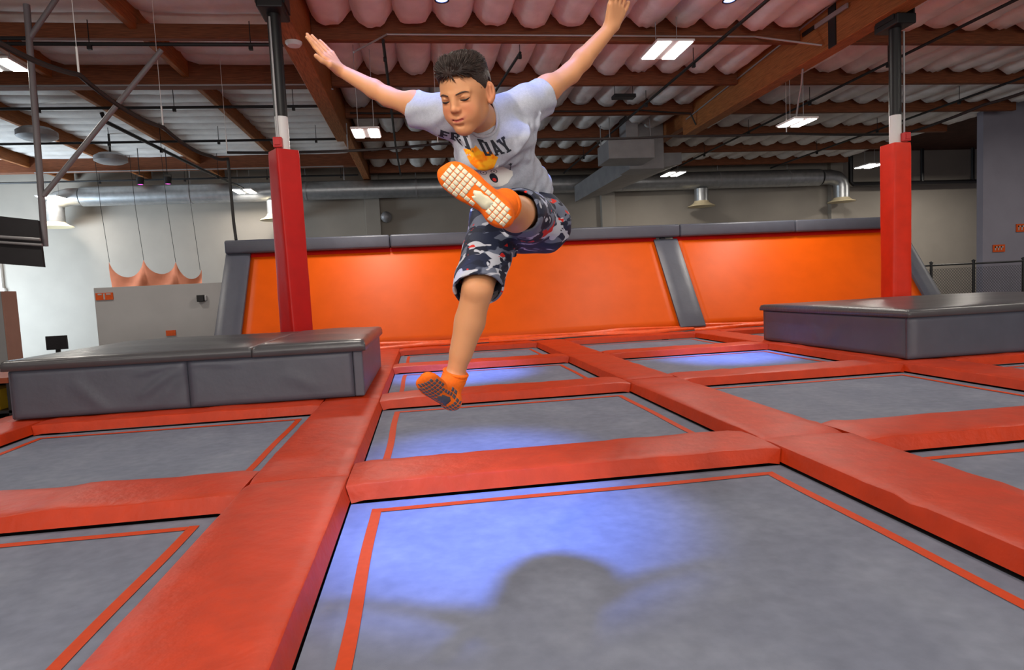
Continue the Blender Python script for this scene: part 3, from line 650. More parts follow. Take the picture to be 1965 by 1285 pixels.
def grow(field, h, lo, hi, post=None, Bn=20):
    "surface nets over sparse blocks; post(P, d) may reshape the field (shells, cuts)"
    lo = np.asarray(lo, float); nb = np.ceil((np.asarray(hi) - lo) / (h * Bn)).astype(int)
    idx = np.stack(np.meshgrid(*[np.arange(Bn + 1)] * 3, indexing='ij'), -1).reshape(-1, 3)
    cid = []; cpos = []; E = []
    G = np.array(nb) * Bn + 2; key = lambda c: (c[:, 0] * G[1] + c[:, 1]) * G[2] + c[:, 2]
    ctr = idx[(idx % 5 == 0).all(1)]
    for bi in np.ndindex(*nb):
        o = np.array(bi) * Bn; p0 = lo + o * h; p1 = p0 + Bn * h
        if not any((not (np.any(a > p1) or np.any(b < p0))) for fn, a, b, k, op in field.ops if op == '+'): continue
        Pc = lo + (o + ctr) * h; dc = field.eval(Pc, p0, p1)
        if post: dc = post(Pc, dc)
        if np.min(np.abs(dc)) > 5 * h * 1.25: continue
        P = lo + (o + idx) * h; d = field.eval(P, p0, p1)
        if post: d = post(P, d)
        D = d.reshape((Bn + 1,) * 3); sg = D < 0
        if sg.all() or not sg.any(): continue
        n = Bn; acc = np.zeros((n, n, n, 3)); cnt = np.zeros((n, n, n))
        for ax in range(3):
            s0 = [slice(None)] * 3; s1 = [slice(None)] * 3; s0[ax] = slice(0, n); s1[ax] = slice(1, n + 1)
            a, b = D[tuple(s0)], D[tuple(s1)]; cr = (a < 0) != (b < 0); t = np.where(cr, a / np.where(cr, a - b, 1), 0)
            o1, o2 = [x for x in range(3) if x != ax]
            for u in (0, 1):
                for v in (0, 1):
                    sl = [slice(None)] * 3; sl[o1] = slice(u, u + n); sl[o2] = slice(v, v + n); c_ = cr[tuple(sl)]; t_ = t[tuple(sl)]
                    acc[..., ax] += t_ * c_; acc[..., o1] += u * c_; acc[..., o2] += v * c_; cnt += c_
            sl = [slice(0, n)] * 3; c0 = cr[tuple(sl)]; w = np.argwhere(c0)
            if len(w): E.append(np.column_stack([w + o, np.full(len(w), ax), (a[tuple(sl)][c0] < 0).astype(int)]))
        w = np.argwhere(cnt > 0)
        if len(w): cid.append(w + o); cpos.append(p0 + (w + acc[cnt > 0] / cnt[cnt > 0][:, None]) * h)
    cid = np.concatenate(cid); cpos = np.concatenate(cpos); E = np.concatenate(E); k = key(cid); od = np.argsort(k); ks = k[od]; F = []
    for ax in range(3):
        e = E[E[:, 3] == ax]; o1, o2 = (ax + 1) % 3, (ax + 2) % 3; q = []
        ok = (e[:, o1] > 0) & (e[:, o2] > 0); e = e[ok]
        for u, v in ((1, 1), (0, 1), (0, 0), (1, 0)):
            c = e[:, :3].copy(); c[:, o1] -= u; c[:, o2] -= v; kk = key(c); j = np.clip(np.searchsorted(ks, kk), 0, len(ks) - 1); q.append(np.where(ks[j] == kk, od[j], -1))
        q = np.stack(q, 1); g = (q >= 0).all(1); q = q[g]; fl = e[g][:, 4] == 0; q[fl] = q[fl][:, ::-1]; F.append(q)
    F = np.concatenate(F)
    return cpos, F
def np_mesh(name, V, F, m, parent=None, relax=0, loc=None):
    V = np.array(V, float)
    if relax:
        Ed = np.concatenate([F[:, [i, (i + 1) % 4]] for i in range(4)])
        for it in range(relax * 2):
            s_ = np.zeros_like(V); n_ = np.zeros(len(V)); np.add.at(s_, Ed[:, 0], V[Ed[:, 1]]); np.add.at(n_, Ed[:, 0], 1)
            np.add.at(s_, Ed[:, 1], V[Ed[:, 0]]); np.add.at(n_, Ed[:, 1], 1)
            V += (.5 if it % 2 == 0 else -.52) * (s_ / np.maximum(n_, 1)[:, None] - V)
    me = bpy.data.meshes.new(name); me.vertices.add(len(V)); me.loops.add(F.size); me.polygons.add(len(F))
    me.vertices.foreach_set('co', V.astype(f32).ravel()); me.loops.foreach_set('vertex_index', F.astype(np.int32).ravel())
    me.polygons.foreach_set('loop_start', np.arange(0, F.size, F.shape[1], dtype=np.int32)); me.polygons.foreach_set('use_smooth', np.ones(len(F), dtype=bool))
    me.update(); me.validate(); me.materials.append(m)
    o = bpy.data.objects.new(name, me); C.objects.link(o)
    if parent is not None: o.parent = parent
    return o
def attr(o, name, val):
    a = o.data.attributes.new(name, 'FLOAT', 'POINT'); a.data.foreach_set('value', np.asarray(val, dtype=f32)); return o

J = {k: A3(*v) for k, v in dict(head=(0.153, 1.825, 1.553), neck=(0.212, 1.985, 1.518), shR=(0.098, 2.000, 1.540), elR=(-0.071, 2.100, 1.628), wrR=(-0.217, 2.150, 1.726),
    shL=(0.349, 2.030, 1.570), elL=(0.530, 2.120, 1.706), wrL=(0.683, 2.140, 1.864), chest=(0.248, 2.040, 1.464), belly=(0.295, 2.140, 1.365), pelvis=(0.343, 2.260, 1.262),
    hipR=(0.265, 2.220, 1.231), kneeR=(0.166, 1.930, 1.002), ankR=(0.084, 1.990, 0.729), toeR=(0.007, 1.800, 0.725), heelR=(0.073, 1.970, 0.652),
    hipL=(0.406, 2.220, 1.241), kneeL=(0.298, 1.860, 1.222), ankL=(0.212, 1.560, 1.204), heelL=(0.191, 1.500, 1.176), toeL=(0.095, 1.500, 1.266),
    sleeveR=(0.017, 2.060, 1.583), sleeveL=(0.421, 2.070, 1.621)).items()}
CAM = A3(0, 0, 1.0); IR, IU = A3(*rt2), A3(*up2)
LAT = unit(J['shL'] - J['shR']); UPT = unit(J['neck'] - J['pelvis']); FWD = unit(np.cross(UPT, LAT)) * 1.0
if FWD[1] > 0: FWD = -FWD
# head frame: turned to the picture's left, looking down
vr = unit(J['head'] - CAM); hr = unit(IR - vr * (IR @ vr)); hu = np.cross(hr, vr)
def rotm(ax, deg):
    ax = unit(ax); a = math.radians(deg); K = np.array([[0, -ax[2], ax[1]], [ax[2], 0, -ax[0]], [-ax[1], ax[0], 0]]); return np.eye(3) + math.sin(a) * K + (1 - math.cos(a)) * K @ K
HX, HY, HZ = hr, -vr, hu
YAW, PIT, ROL = -27, 9, -8.5
def _r(ax, d):
    global HX, HY, HZ
    m = rotm(ax, d); HX, HY, HZ = m @ HX, m @ HY, m @ HZ
_r(HZ, YAW); _r(HX, PIT); _r(vr, ROL)
HM = np.array([HX, HY, HZ]); HS = .90
def hw(x, y, z): return J['head'] + HS * (x * HX + y * HY + z * HZ)
def hl(P): return ((P - J['head']) @ HM.T) / HS
def hell(F_, c, r, k, op='+', tilt=None):
    fr = HM if tilt is None else tilt @ HM
    return F_.ell(hw(*c), A3(*r) * HS, fr, k, op)
def hcap(F_, a, b, ra, rb, k, op='+'): return F_.cap(hw(*a), hw(*b), ra * HS, rb * HS, k, op)
def head_field(F_):
    hell(F_, (0, -.014, .026), (.072, .090, .078), .01)
    hell(F_, (0, .020, -.006), (.059, .066, .086), .03)
    hell(F_, (0, .024, -.060), (.0465, .050, .044), .022)
    hcap(F_, (-.046, -.004, -.048), (-.012, .062, -.088), .012, .013, .03); hcap(F_, (.046, -.004, -.048), (.012, .062, -.088), .012, .013, .03)
    hell(F_, (0, .064, -.089), (.018, .016, .014), .02)
    for s in (-1, 1):
        hell(F_, (s * .032, .056, -.040), (.025, .021, .028), .026)
        hell(F_, (s * .034, .090, .000), (.019, .013, .0125), .014, '-')
        hell(F_, (s * .0325, .0665, .0015), (.0155, .0145, .0118), .004)
        hcap(F_, (s * .012, .081, .0165), (s * .045, .066, .0175), .0055, .0045, .012)
        hcap(F_, (s * .0175, .0795, .0045), (s * .033, .0812, .0068), .0016, .002, .004); hcap(F_, (s * .033, .0812, .0068), (s * .047, .0705, .0035), .002, .0016, .004)
        hcap(F_, (s * .020, .0785, -.0075), (s * .044, .072, -.0075), .0018, .0018, .006)
    hcap(F_, (0, .0795, .010), (0, .0965, -.022), .0068, .0078, .014)
    hell(F_, (0, .0985, -.0255), (.0092, .0086, .0078), .007)
    for s in (-1, 1):
        hell(F_, (s * .0108, .0905, -.0285), (.0066, .0080, .0060), .006); hell(F_, (s * .0060, .0965, -.0348), (.0034, .0045, .0026), .002, '-')
    # mouth: lips pressed, lower lip tucked in
    hell(F_, (0, .077, -.056), (.027, .014, .014), .018)
    for s in (-1, 1):
        hcap(F_, (s * .024, .0755, -.0525), (0, .0895, -.0540), .0026, .0040, .006)
        hcap(F_, (s * .014, .081, -.0640), (0, .0860, -.0660), .0030, .0042, .008)
        hcap(F_, (s * .0300, .0745, -.0525), (s * .014, .0905, -.0580), .0021, .0023, .003, '-'); hcap(F_, (s * .014, .0905, -.0580), (0, .0950, -.0598), .0022, .0024, .003, '-')
        hell(F_, (s * .029, .0735, -.0535), (.004, .004, .004), .008, '-')
    hell(F_, (0, .089, -.0755), (.013, .006, .004), .008, '-')
    for s in (-1, 1):
        t = rotm(HX, -12) @ rotm(HZ, -s * 30)
        T_ = HM @ t.T
        F_.ell(hw(s * .0775, -.014, -.008), A3(.0075, .0195, .0315) * HS, T_, .006)
        F_.ell(hw(s * .0855, -.008, -.004), A3(.0085, .0135, .0230) * HS, T_, .003, '-')
        hell(F_, (s * .0765, -.006, -.034), (.0055, .0085, .0085), .006); hcap(F_, (s * .080, -.016, -.014), (s * .0825, -.014, .010), .0026, .0022, .004)
    F_.cap(hw(0, -.022, -.055), J['neck'] + .012 * UPT, .046, .049, .025)
    return F_
# ---------------------------------------------------------------- skin field
BF = Field()
BF.ecap(J['pelvis'], J['belly'], .112, .102, LAT, .78, .70, .03); BF.ecap(J['belly'], J['chest'], .102, .118, LAT, .70, .66, .03); BF.ecap(J['chest'], J['neck'] - .03 * UPT, .112, .075, LAT, .66, .7, .03)
BF.cap(J['neck'] - .035 * UPT, J['shR'], .045, .040, .03); BF.cap(J['neck'] - .035 * UPT, J['shL'], .045, .040, .03)
def arm(sh, el, wr, ru, re, rf, rw, bend):
    BF.cap(sh, el, ru * 1.04, re, .015); m = el + (wr - el) * .30; BF.cap(el, m, re, rf, .012); BF.cap(m, wr, rf, rw, .012)
    b = unit(bend); BF.ell(sh + (el - sh) * .5 + b * .006, (ru * 1.03,) * 3, None, .03)
arm(J['shR'], J['elR'], J['wrR'], .037, .0295, .0285, .0195, (0, 0, 1)); arm(J['shL'], J['elL'], J['wrL'], .039, .033, .0325, .0225, (0, 0, 1))
def leg(hp, kn, an, rt_, rk, rc, ra, back):
    BF.cap(hp, kn, rt_, rk, .03); back = unit(back); BF.cap(kn, an, rk * .92, ra, .015)
    c0 = kn + (an - kn) * .14 + back * .008; c1 = kn + (an - kn) * .36 + back * .013; c2 = kn + (an - kn) * .70 + back * .004
    BF.cap(c0, c1, rk * .86, rc, .02); BF.cap(c1, c2, rc, ra * 1.12, .02)
leg(J['hipR'], J['kneeR'], J['ankR'], .072, .047, .043, .0285, (.35, .9, .1)); leg(J['hipL'], J['kneeL'], J['ankL'], .074, .048, .044, .030, (.1, .2, -.95))
pk = J['kneeR'] + A3(-.012, -.022, .004); BF.ell(pk, (.026, .022, .03), None, .02)
def finger(F_, pts, r):
    for i in range(len(pts) - 1): F_.cap(pts[i], pts[i + 1], r * (1 - .12 * i), r * (1 - .12 * (i + 1)), .0025)
HANDR = [[(-0.264, 2.122, 1.756), (-0.2895, 2.118, 1.788), (-0.300, 2.112, 1.803), (-0.311, 2.108, 1.815)], [(-0.261, 2.139, 1.770), (-0.288, 2.138, 1.803), (-0.301, 2.136, 1.819), (-0.313, 2.134, 1.834)],
         [(-0.254, 2.157, 1.782), (-0.280, 2.160, 1.813), (-0.292, 2.160, 1.827), (-0.302, 2.158, 1.839)], [(-0.245, 2.173, 1.790), (-0.265, 2.181, 1.814), (-0.274, 2.183, 1.825), (-0.282, 2.184, 1.834)]]
w_ = J['wrR']
for q, s in zip(HANDR, (0, .004, .006, .007)): BF.cap(w_ + A3(-.004, -.010 + .007 * HANDR.index(q), .002 * HANDR.index(q)), q[0], .0150, .0100 - .0004 * HANDR.index(q), .010); finger(BF, [A3(*p) for p in q], .0082 - .00035 * HANDR.index(q))
BF.cap(w_ + A3(-.012, -.016, .0), (-0.246, 2.108, 1.731), .0145, .0120, .010); finger(BF, [A3(-.246, 2.108, 1.731), A3(-.268, 2.094, 1.738), A3(-.284, 2.086, 1.750)], .0092)
w2 = J['wrL']; dirh = unit(A3(.018, -.035, .085)); latH = unit(A3(.85, .5, .05)); latH = unit(latH - dirh * (latH @ dirh)); nrmH = np.cross(dirh, latH)
for i, s in enumerate((-.027, -.009, .009, .026)):
    base = w2 + dirh * (.068 - .004 * abs(i - 1)) + latH * s; ln = (.058, .066, .061, .047)[i]; BF.cap(w2 + dirh * .008 + latH * s * .45, base, .0165, .0108, .012)
    finger(BF, [base, base + dirh * ln * .5 + latH * s * .12, base + dirh * ln * .78 + latH * s * .18 - nrmH * .005, base + dirh * ln + latH * s * .22 - nrmH * .012], .0088)
BF.cap(w2 + dirh * .012 + latH * .018, w2 + dirh * .045 + latH * .036, .015, .012, .012); finger(BF, [w2 + dirh * .045 + latH * .036, w2 + dirh * .068 + latH * .048, w2 + dirh * .086 + latH * .052], .0098)
# feet
def foot_frame(heel, toe, n):
    f = unit(toe - heel); n = unit(np.asarray(n) - f * (np.asarray(n) @ f)); s = np.cross(f, n); return f, s, n
FL = foot_frame(J['heelL'], J['toeL'], CAM - (J['heelL'] + J['toeL']) / 2 + A3(-.12, 0, -.12)); 
_c = unit(CAM - J['heelR']); _p = unit(-.80 * IR + .60 * IU); _p = unit(_p - _c * (_p @ _c)); _dl = unit(np.cross(_c, _p)); _dl = _dl if _dl @ IU < 0 else -_dl
_f = math.cos(.92) * _p + math.sin(.92) * _c; J['toeR'] = J['heelR'] + _f * .15; FR = foot_frame(J['heelR'], J['toeR'], .5 * _dl + .87 * (math.cos(.92) * _c - math.sin(.92) * _p))
def foot(F_, heel, toe, fr, ank, g=0., k=.014, side=1):
    f, s, n = fr; M3 = np.array([f, s, n]); L_ = np.linalg.norm(toe - heel)
    at_ = lambda a, b, c: heel + f * a * L_ + s * b * side - n * c
    F_.ell(at_(-.02, 0, .012), A3(.032, .0265, .030) + g, M3, k); F_.ell(at_(.40, -.004, .014), A3(.062, .0275, .022) + g, M3, .02)
    F_.ell(at_(.80, .001, .008), A3(.045, .0365, .0175) + g, M3, .018); F_.ell(at_(1.06, .006, .006), A3(.030, .0325, .0125) + g, M3, .016)
    F_.ell(at_(1.14, .016, .006), A3(.021, .0145, .012) + g, M3, .010)
    F_.cap(at_(.06, 0, .018), ank, .027 + g, .029 + g, .018); F_.cap(at_(.5, 0, .018), ank, .022 + g, .028 + g, .02)
    lo, hi = np.minimum(heel, toe) - .1, np.maximum(heel, toe) + .1
    F_.fun(lambda P: -((P - heel) @ n) + .0165 + g, lo, hi, .012)
foot(BF, J['heelL'], J['toeL'], FL, J['ankL'], -.002, side=-1); foot(BF, J['heelR'], J['toeR'], FR, J['ankR'], -.002)
head_field(BF)
skin = bpy.data.materials.new('skin'); skin.use_nodes = True; nt = skin.node_tree; N_ = nt.nodes; L_ = nt.links; p_ = N_['Principled BSDF']
p_.inputs['Roughness'].default_value = .55; p_.inputs['Subsurface Weight'].default_value = .12; p_.inputs['Subsurface Radius'].default_value = (1, .35, .18); p_.inputs['Subsurface Scale'].default_value = .008; p_.inputs['Specular IOR Level'].default_value = .3
a_ = N_.new('ShaderNodeAttribute'); a_.attribute_name = 'lip'; a2 = N_.new('ShaderNodeAttribute'); a2.attribute_name = 'blush'
x1 = N_.new('ShaderNodeMix'); x1.data_type = 'RGBA'; x1.inputs[6].default_value = srgb(208, 147, 104); x1.inputs[7].default_value = srgb(208, 126, 92); L_.new(a2.outputs['Fac'], x1.inputs[0])
x2 = N_.new('ShaderNodeMix'); x2.data_type = 'RGBA'; x2.inputs[7].default_value = srgb(176, 84, 78); L_.new(x1.outputs[2], x2.inputs[6]); L_.new(a_.outputs['Fac'], x2.inputs[0]); L_.new(x2.outputs[2], p_.inputs['Base Color'])
V1, F1 = grow(BF, .003, (-.36, 1.42, .58), (.80, 2.42, 2.06))
# finer head: same field, denser grid above the collar; coarse head faces are dropped
hsel = lambda P: (hl(P)[:, 2] > -.112) & (np.linalg.norm(P - J['head'], axis=1) < .17) & ((P - J['neck']) @ UPT > .03)
inh = hsel(V1); keep = ~inh[F1].all(1); F1 = F1[keep]
HF = head_field(Field()); hc = J['head']
V2, F2 = grow(HF, .0017, hc - .14, hc + .14); in2 = hsel(V2); F2 = F2[in2[F2].any(1)]
Vb = np.concatenate([V1, V2]); Fb = np.concatenate([F1, F2 + len(V1)])
used = np.unique(Fb); rm = np.full(len(Vb), -1); rm[used] = np.arange(len(used)); Vb = Vb[used]; Fb = rm[Fb]
boy = np_mesh('person', Vb, Fb, skin, None, 2)
tag(boy, 'boy in grey t-shirt and camouflage shorts leaping, arms spread, one leg kicked up', 'person')
vl = np.empty(len(Vb) * 3, dtype=f32); boy.data.vertices.foreach_get('co', vl); ql = hl(vl.reshape(-1, 3).astype(float)); near = np.linalg.norm(ql, axis=1) < .16
lip = np.exp(-((ql[:, 0] / .0265) ** 4)) * np.exp(-(((ql[:, 2] + .0590 - 10 * ql[:, 0] ** 2) / .0050) ** 4)) * (ql[:, 1] > .06) * near
bl = sum(np.exp(-(((ql[:, 0] - s * .036) / .022) ** 2 + ((ql[:, 2] + .030) / .022) ** 2)) for s in (-1, 1)) * (ql[:, 1] > .02) + np.exp(-((ql[:, 0] / .012) ** 2 + ((ql[:, 2] + .028) / .014) ** 2)) * .6 * (ql[:, 1] > .08) + .8 * (np.abs(ql[:, 0]) > .072) * (np.abs(ql[:, 2]) < .05)
attr(boy, 'lip', lip); attr(boy, 'blush', np.clip(bl * near * .7, 0, 1))
bvh_h = BVHTree.FromPolygons([Vector(v) for v in V2], [tuple(int(i) for i in q) for q in F2])
def on_head(x, z, off, y=.2):
    "point on the face at head x, z"
    h = bvh_h.ray_cast(Vector(hw(x, y, z)), Vector(-HY)); return A3(*h[0]) + HY * off if h[0] is not None else hw(x, .08, z)
hairm = mat('dark_brown_hair', srgb(46, 32, 27), .5, 0, .4, (70, .35), (160, .6, .004)); browm = mat('eyebrow_hair', srgb(74, 50, 38), .6); lashm = mat('lash_line', srgb(34, 22, 20), .6)
for s in (-1, 1):
    b = B(); pts = [on_head(s * x, z, .0006) for x, z in ((.013, .0150), (.022, .0172), (.031, .0190), (.040, .0188), (.049, .0150))]; b.tube(pts, [.0015, .0022, .0024, .0020, .0008], 6); b.obj('eyebrow', browm, boy, 'all')
    b = B(); pts = [on_head(s * x, z, .0002) for x, z in ((.0180, -.0020), (.0245, -.0036), (.032, -.0044), (.040, -.0036), (.0475, -.0002))]; b.tube(pts, [.0006, .0020, .0028, .0025, .0010], 6); b.obj('eyelashes', lashm, boy, 'all')
# ---------------------------------------------------------------- hair
HG = [(0, .068), (25, .067), (40, .058), (52, .036), (62, .010), (72, -.010), (82, -.012), (88, .018), (100, .034), (112, .020), (125, -.030), (150, -.058), (180, -.066)]
def hairline(th): return np.interp(np.abs(th), [a for a, _ in HG], [b for _, b in HG])
def hair_post(P, d):
    q = hl(P); th = np.degrees(np.arctan2(q[:, 0], q[:, 1] + .012)); cut = (hairline(th) - q[:, 2]) * .7
    ins = np.linalg.norm((q - A3(0, -.014, .026)) / A3(.066, .084, .072), axis=1) - 1
    return np.maximum(np.maximum(d, cut + .0012 * np.sin(th * .9)), -ins * .06)
HR = Field(); hell(HR, (0, -.016, .028), (.0768, .095, .082), .01); hell(HR, (0, .016, .070), (.056, .060, .034), .03); hell(HR, (.004, .046, .080), (.048, .034, .025), .02); hell(HR, (0, -.03, .078), (.056, .06, .030), .03)
hV, hF = grow(HR, .0026, hc - .16, hc + .16, hair_post)
hair = np_mesh('hair', hV, hF, hairm, boy, 1)
rr = random.Random(5); hb = B(); bvh_r = BVHTree.FromPolygons([Vector(v) for v in hV], [tuple(int(i) for i in q) for q in hF]); cnt_ = 0
while cnt_ < 7500:
    th = rr.uniform(-180, 180); ph = math.asin(rr.uniform(-.8, 1)); dr = A3(math.sin(math.radians(th)) * math.cos(ph), math.cos(math.radians(th)) * math.cos(ph), math.sin(ph)); c0 = A3(0, -.012, .026)
    q0 = hw(*(c0 + dr * .2)); h = bvh_r.ray_cast(Vector(q0), Vector(unit(hw(*c0) - q0)))
    if h[0] is None: continue
    q = hl(A3(*h[0])[None])[0]
    if q[2] < hairline(math.degrees(math.atan2(q[0], q[1] + .012))) - .001: continue
    cnt_ += 1; nl = HM @ A3(*h[1]); top = max(0, min(1, (q[2] - .050) / .045)); front = max(0, min(1, (q[1] + .02) / .09))
    clump = math.sin(q[0] * 210) * .5 + math.sin(q[0] * 97 + 2) * .5
    flow = A3(-.18 * top + .22 * clump * top + .06 * rr.uniform(-1, 1), -1 + .08 * rr.uniform(-1, 1), -.75 * (1 - top) + .30 * front * top); flow = flow - nl * (flow @ nl); flow = flow / (np.linalg.norm(flow) + 1e-6)
    L = (.009 + .022 * top + .008 * top * front) * rr.uniform(.7, 1.2); lift = .10 + .09 * top + .30 * top * front * (front > .6) + rr.uniform(0, .10); pts = []; p = q - nl * .002
    for i in range(5): pts.append(hw(*p)); dv = flow + nl * lift * (1.3 - .55 * i); p = p + dv / np.linalg.norm(dv) * L / 4
    r0 = .0011 * rr.uniform(.7, 1.2); hb.tube(pts, [r0, r0 * 1.2, r0 * 1.05, r0 * .75, r0 * .15], 4, False)
o = hb.obj('hair_strands', hairm, hair, 'all'); o['kind'] = 'stuff'
# ---------------------------------------------------------------- shirt
def shell(th): return lambda d: np.maximum(d, -(d + th))
SF = Field(); cfront = J['chest'] + FWD * .03
SF.ecap(J['pelvis'] + .035 * UPT, J['belly'], .128, .118, LAT, .86, .76, .03); SF.ecap(J['belly'], J['chest'], .118, .128, LAT, .76, .72, .03); SF.ecap(J['chest'], J['neck'] - .035 * UPT, .124, .085, LAT, .72, .74, .03)
SF.cap(J['neck'] - .04 * UPT, J['shR'], .055, .055, .03); SF.cap(J['neck'] - .04 * UPT, J['shL'], .055, .055, .03)
SF.cap(J['neck'] + .016 * UPT - FWD * .012, J['shR'] + .01 * UPT, .048, .046, .025); SF.cap(J['neck'] + .016 * UPT - FWD * .012, J['shL'] + .012 * UPT, .050, .046, .025)
dR = unit(J['sleeveR'] - J['shR']); dL = unit(J['sleeveL'] - J['shL'])
SF.cap(J['shR'], J['sleeveR'] + dR * .05 + A3(0, 0, -.008), .054, .057, .035); SF.cap(J['shL'], J['sleeveL'] + dL * .05 + A3(0, 0, -.008), .057, .062, .035)
# chest billow hanging forward, drag folds, hem flare
TF = np.array([LAT, UPT, FWD]); tl = lambda P: (P - J['chest']) @ TF.T
tw = lambda x, y, z: J['chest'] + x * LAT + y * UPT + z * FWD
SF.ell(tw(-.010, .014, .068), (.104, .048, .044), TF, .025); SF.ell(tw(.068, -.215, .02), (.072, .075, .07), TF, .05); SF.ell(tw(.055, -.03, .035), (.05, .06, .03), TF, .03)
for a, b, r in (((.10, .03, .05), (.02, -.045, .085), .008), ((.125, .0, .03), (.07, -.13, .075), .009), ((-.10, .05, .03), (-.03, .015, .085), .007), ((.09, -.10, .06), (.115, -.19, .055), .010), ((.045, -.13, .08), (.06, -.23, .085), .009), ((-.03, -.10, .085), (.0, -.2, .095), .008), ((-.085, -.05, .05), (-.06, -.16, .07), .008)):
    SF.cap(tw(*a), tw(*b), r * .3, r * .9, .02)
for a, b, r in (((.115, -.020, .080), (.02, -.066, .106), .026), ((.02, -.066, .106), (-.085, -.056, .092), .024), ((.115, -.06, .06), (.09, -.20, .085), .008), ((.02, -.12, .105), (.03, -.21, .105), .009)): SF.cap(tw(*a), tw(*b), r, r * .7, .02, '-')
SF.cap(J['shL'] + A3(.02, -.04, -.035), tw(.09, -.03, .06), .003, .009, .015); SF.cap(J['shL'] + A3(.05, -.04, -.03), tw(.115, -.02, .03), .003, .008, .014)
hem_o = tw(0, -.262, 0) ; hem_n = unit(-UPT + .10 * LAT + .12 * FWD)
col_c = J['neck'] + .010 * UPT + FWD * .010; col_n = unit(UPT - .35 * FWD)
sR_c = J['sleeveR'] ; sL_c = J['sleeveL']
def shirt_post(P, d):
    q = tl(P); ve = np.interp(q[:, 0], [-.12, -.06, 0, .05, .10, .14], [.014, -.002, -.008, .004, .030, .060]); top_ = .105
    saw = np.clip((top_ - q[:, 1]) / (top_ - ve), 0, 1) ** 1.3 * np.clip((q[:, 1] - ve + .010) / .020, 0, 1) * np.clip((q[:, 2] - .02) / .03, 0, 1) * np.clip((.15 - np.abs(q[:, 0])) / .03, 0, 1); d = d - .013 * saw
    w = .0016 * np.sin(q[:, 0] * 70 + 9 * np.sin(q[:, 1] * 17)) + .0014 * np.sin(q[:, 1] * 60 + q[:, 0] * 35); d = np.maximum(d + w, -(d + w + .0068))
    d = np.maximum(d, (P - hem_o) @ hem_n + .006 * np.sin(q[:, 0] * 45))
    r = P - col_c; hn = r @ col_n; rad = np.linalg.norm(r - hn[:, None] * col_n, axis=1); ncut = np.maximum(rad - .051, -hn - .02); d = np.maximum(d, -ncut)
    for c, n, rr_ in ((sR_c, dR, .11), (sL_c, dL, .11)):
        r = P - c; hn = r @ n; d = np.where(np.linalg.norm(r, axis=1) < rr_, np.maximum(d, hn), d)
    return d
sV, sF = grow(SF, .0027, (-.06, 1.80, 1.10), (.56, 2.44, 1.74), shirt_post)
knit = mat('heather_grey_knit', srgb(178, 181, 192), .85, 0, .2, (90, .06), (700, .2, .001), mix=(srgb(168, 171, 183), 420, .42, .62))
shirt = np_mesh('t_shirt', sV, sF, knit, boy, 1); shirt['label'] = 'heather grey t-shirt with a printed chest'
bvh_s = BVHTree.FromPolygons([Vector(v) for v in sV], [tuple(int(i) for i in q) for q in sF])
# collar and cuffs
def ring(c, n, rad, r, name, parent, m, asp=1., lat=LAT, N=36):
    n = unit(n); l = unit(lat - n * (lat @ n)); e = np.cross(n, l); pts = [c + rad * (math.cos(2 * PI * i / N) * l + asp * math.sin(2 * PI * i / N) * e) for i in range(N + 1)]
    return B().tube(pts, r, 6, False).obj(name, m, parent, 'all')
_l = unit(LAT - col_n * (LAT @ col_n)); _e = np.cross(col_n, _l); cp = []
for i in range(41):
    a = 2 * PI * i / 40; q = col_c + .0535 * (math.cos(a) * _l + math.sin(a) * _e) + col_n * .10; h = bvh_s.ray_cast(Vector(q), Vector(-col_n), .2)
    if h[0] is not None: cp.append(A3(*h[0]) - col_n * .001)
cp = [(cp[i - 1] + cp[i] + cp[(i + 1) % len(cp)]) / 3 for i in range(len(cp))]
B().tube(cp + [cp[0]], .0060, 6, False).obj('collar', knit, shirt, 'all')
# print: projected on to the cloth from the front
CCAM = CAM
prt_o = tw(-.004, .005, .10)
def on_shirt(u, v, off=.0012):
    "u to the wearer's left, v up along the chest; cast along the chest's forward axis, tipped to the viewer"
    o_ = tw(u, v, .35); h = bvh_s.ray_cast(Vector(o_), Vector(-FWD), .5)
    return A3(*h[0]) + FWD * off if h[0] is not None else None
def decal(name, polys, m, res=.004, off=.0012, parent=None):
    "flat 2-D polygons, gridded and laid on the shirt"
    b = B()
    for poly in polys:
        xs = [p[0] for p in poly]; ys = [p[1] for p in poly]; n = len(poly)
        def inside(x, y):
            c = False; j = n - 1
            for i in range(n):
                if (poly[i][1] > y) != (poly[j][1] > y) and x < (poly[j][0] - poly[i][0]) * (y - poly[i][1]) / (poly[j][1] - poly[i][1]) + poly[i][0]: c = not c
                j = i
            return c
        bm = bmesh.new(); vs = [bm.verts.new((x, y, 0)) for x, y in poly]; bm.faces.new(vs); bmesh.ops.triangulate(bm, faces=bm.faces[:])
        for _ in range(4):
            es = [e for e in bm.edges if e.calc_length() > res * 1.5]
            if not es: break
            bmesh.ops.subdivide_edges(bm, edges=es, cuts=1); bmesh.ops.triangulate(bm, faces=bm.faces[:])
        bm.verts.index_update(); V = []; ok = True
        for v in bm.verts:
            p = on_shirt(v.co.x, v.co.y, off)
            V.append(p)
        Fs = [[v.index for v in f.verts] for f in bm.faces]; Fs = [f for f in Fs if all(V[i] is not None for i in f)]; bm.free()
        b.add([tuple(p) if p is not None else (0, 0, 0) for p in V], Fs)
    return b.obj(name, m, parent or shirt, 'all')
ink = mat('dark_print', srgb(44, 46, 54), .8, 0, .2); yel = mat('yellow_print', srgb(250, 176, 34), .8, 0, .2, mix=(srgb(246, 122, 12), 45, .4, .6)); wht = mat('white_print', srgb(240, 236, 230), .8, 0, .2); redp = mat('red_print', srgb(220, 50, 44), .8)
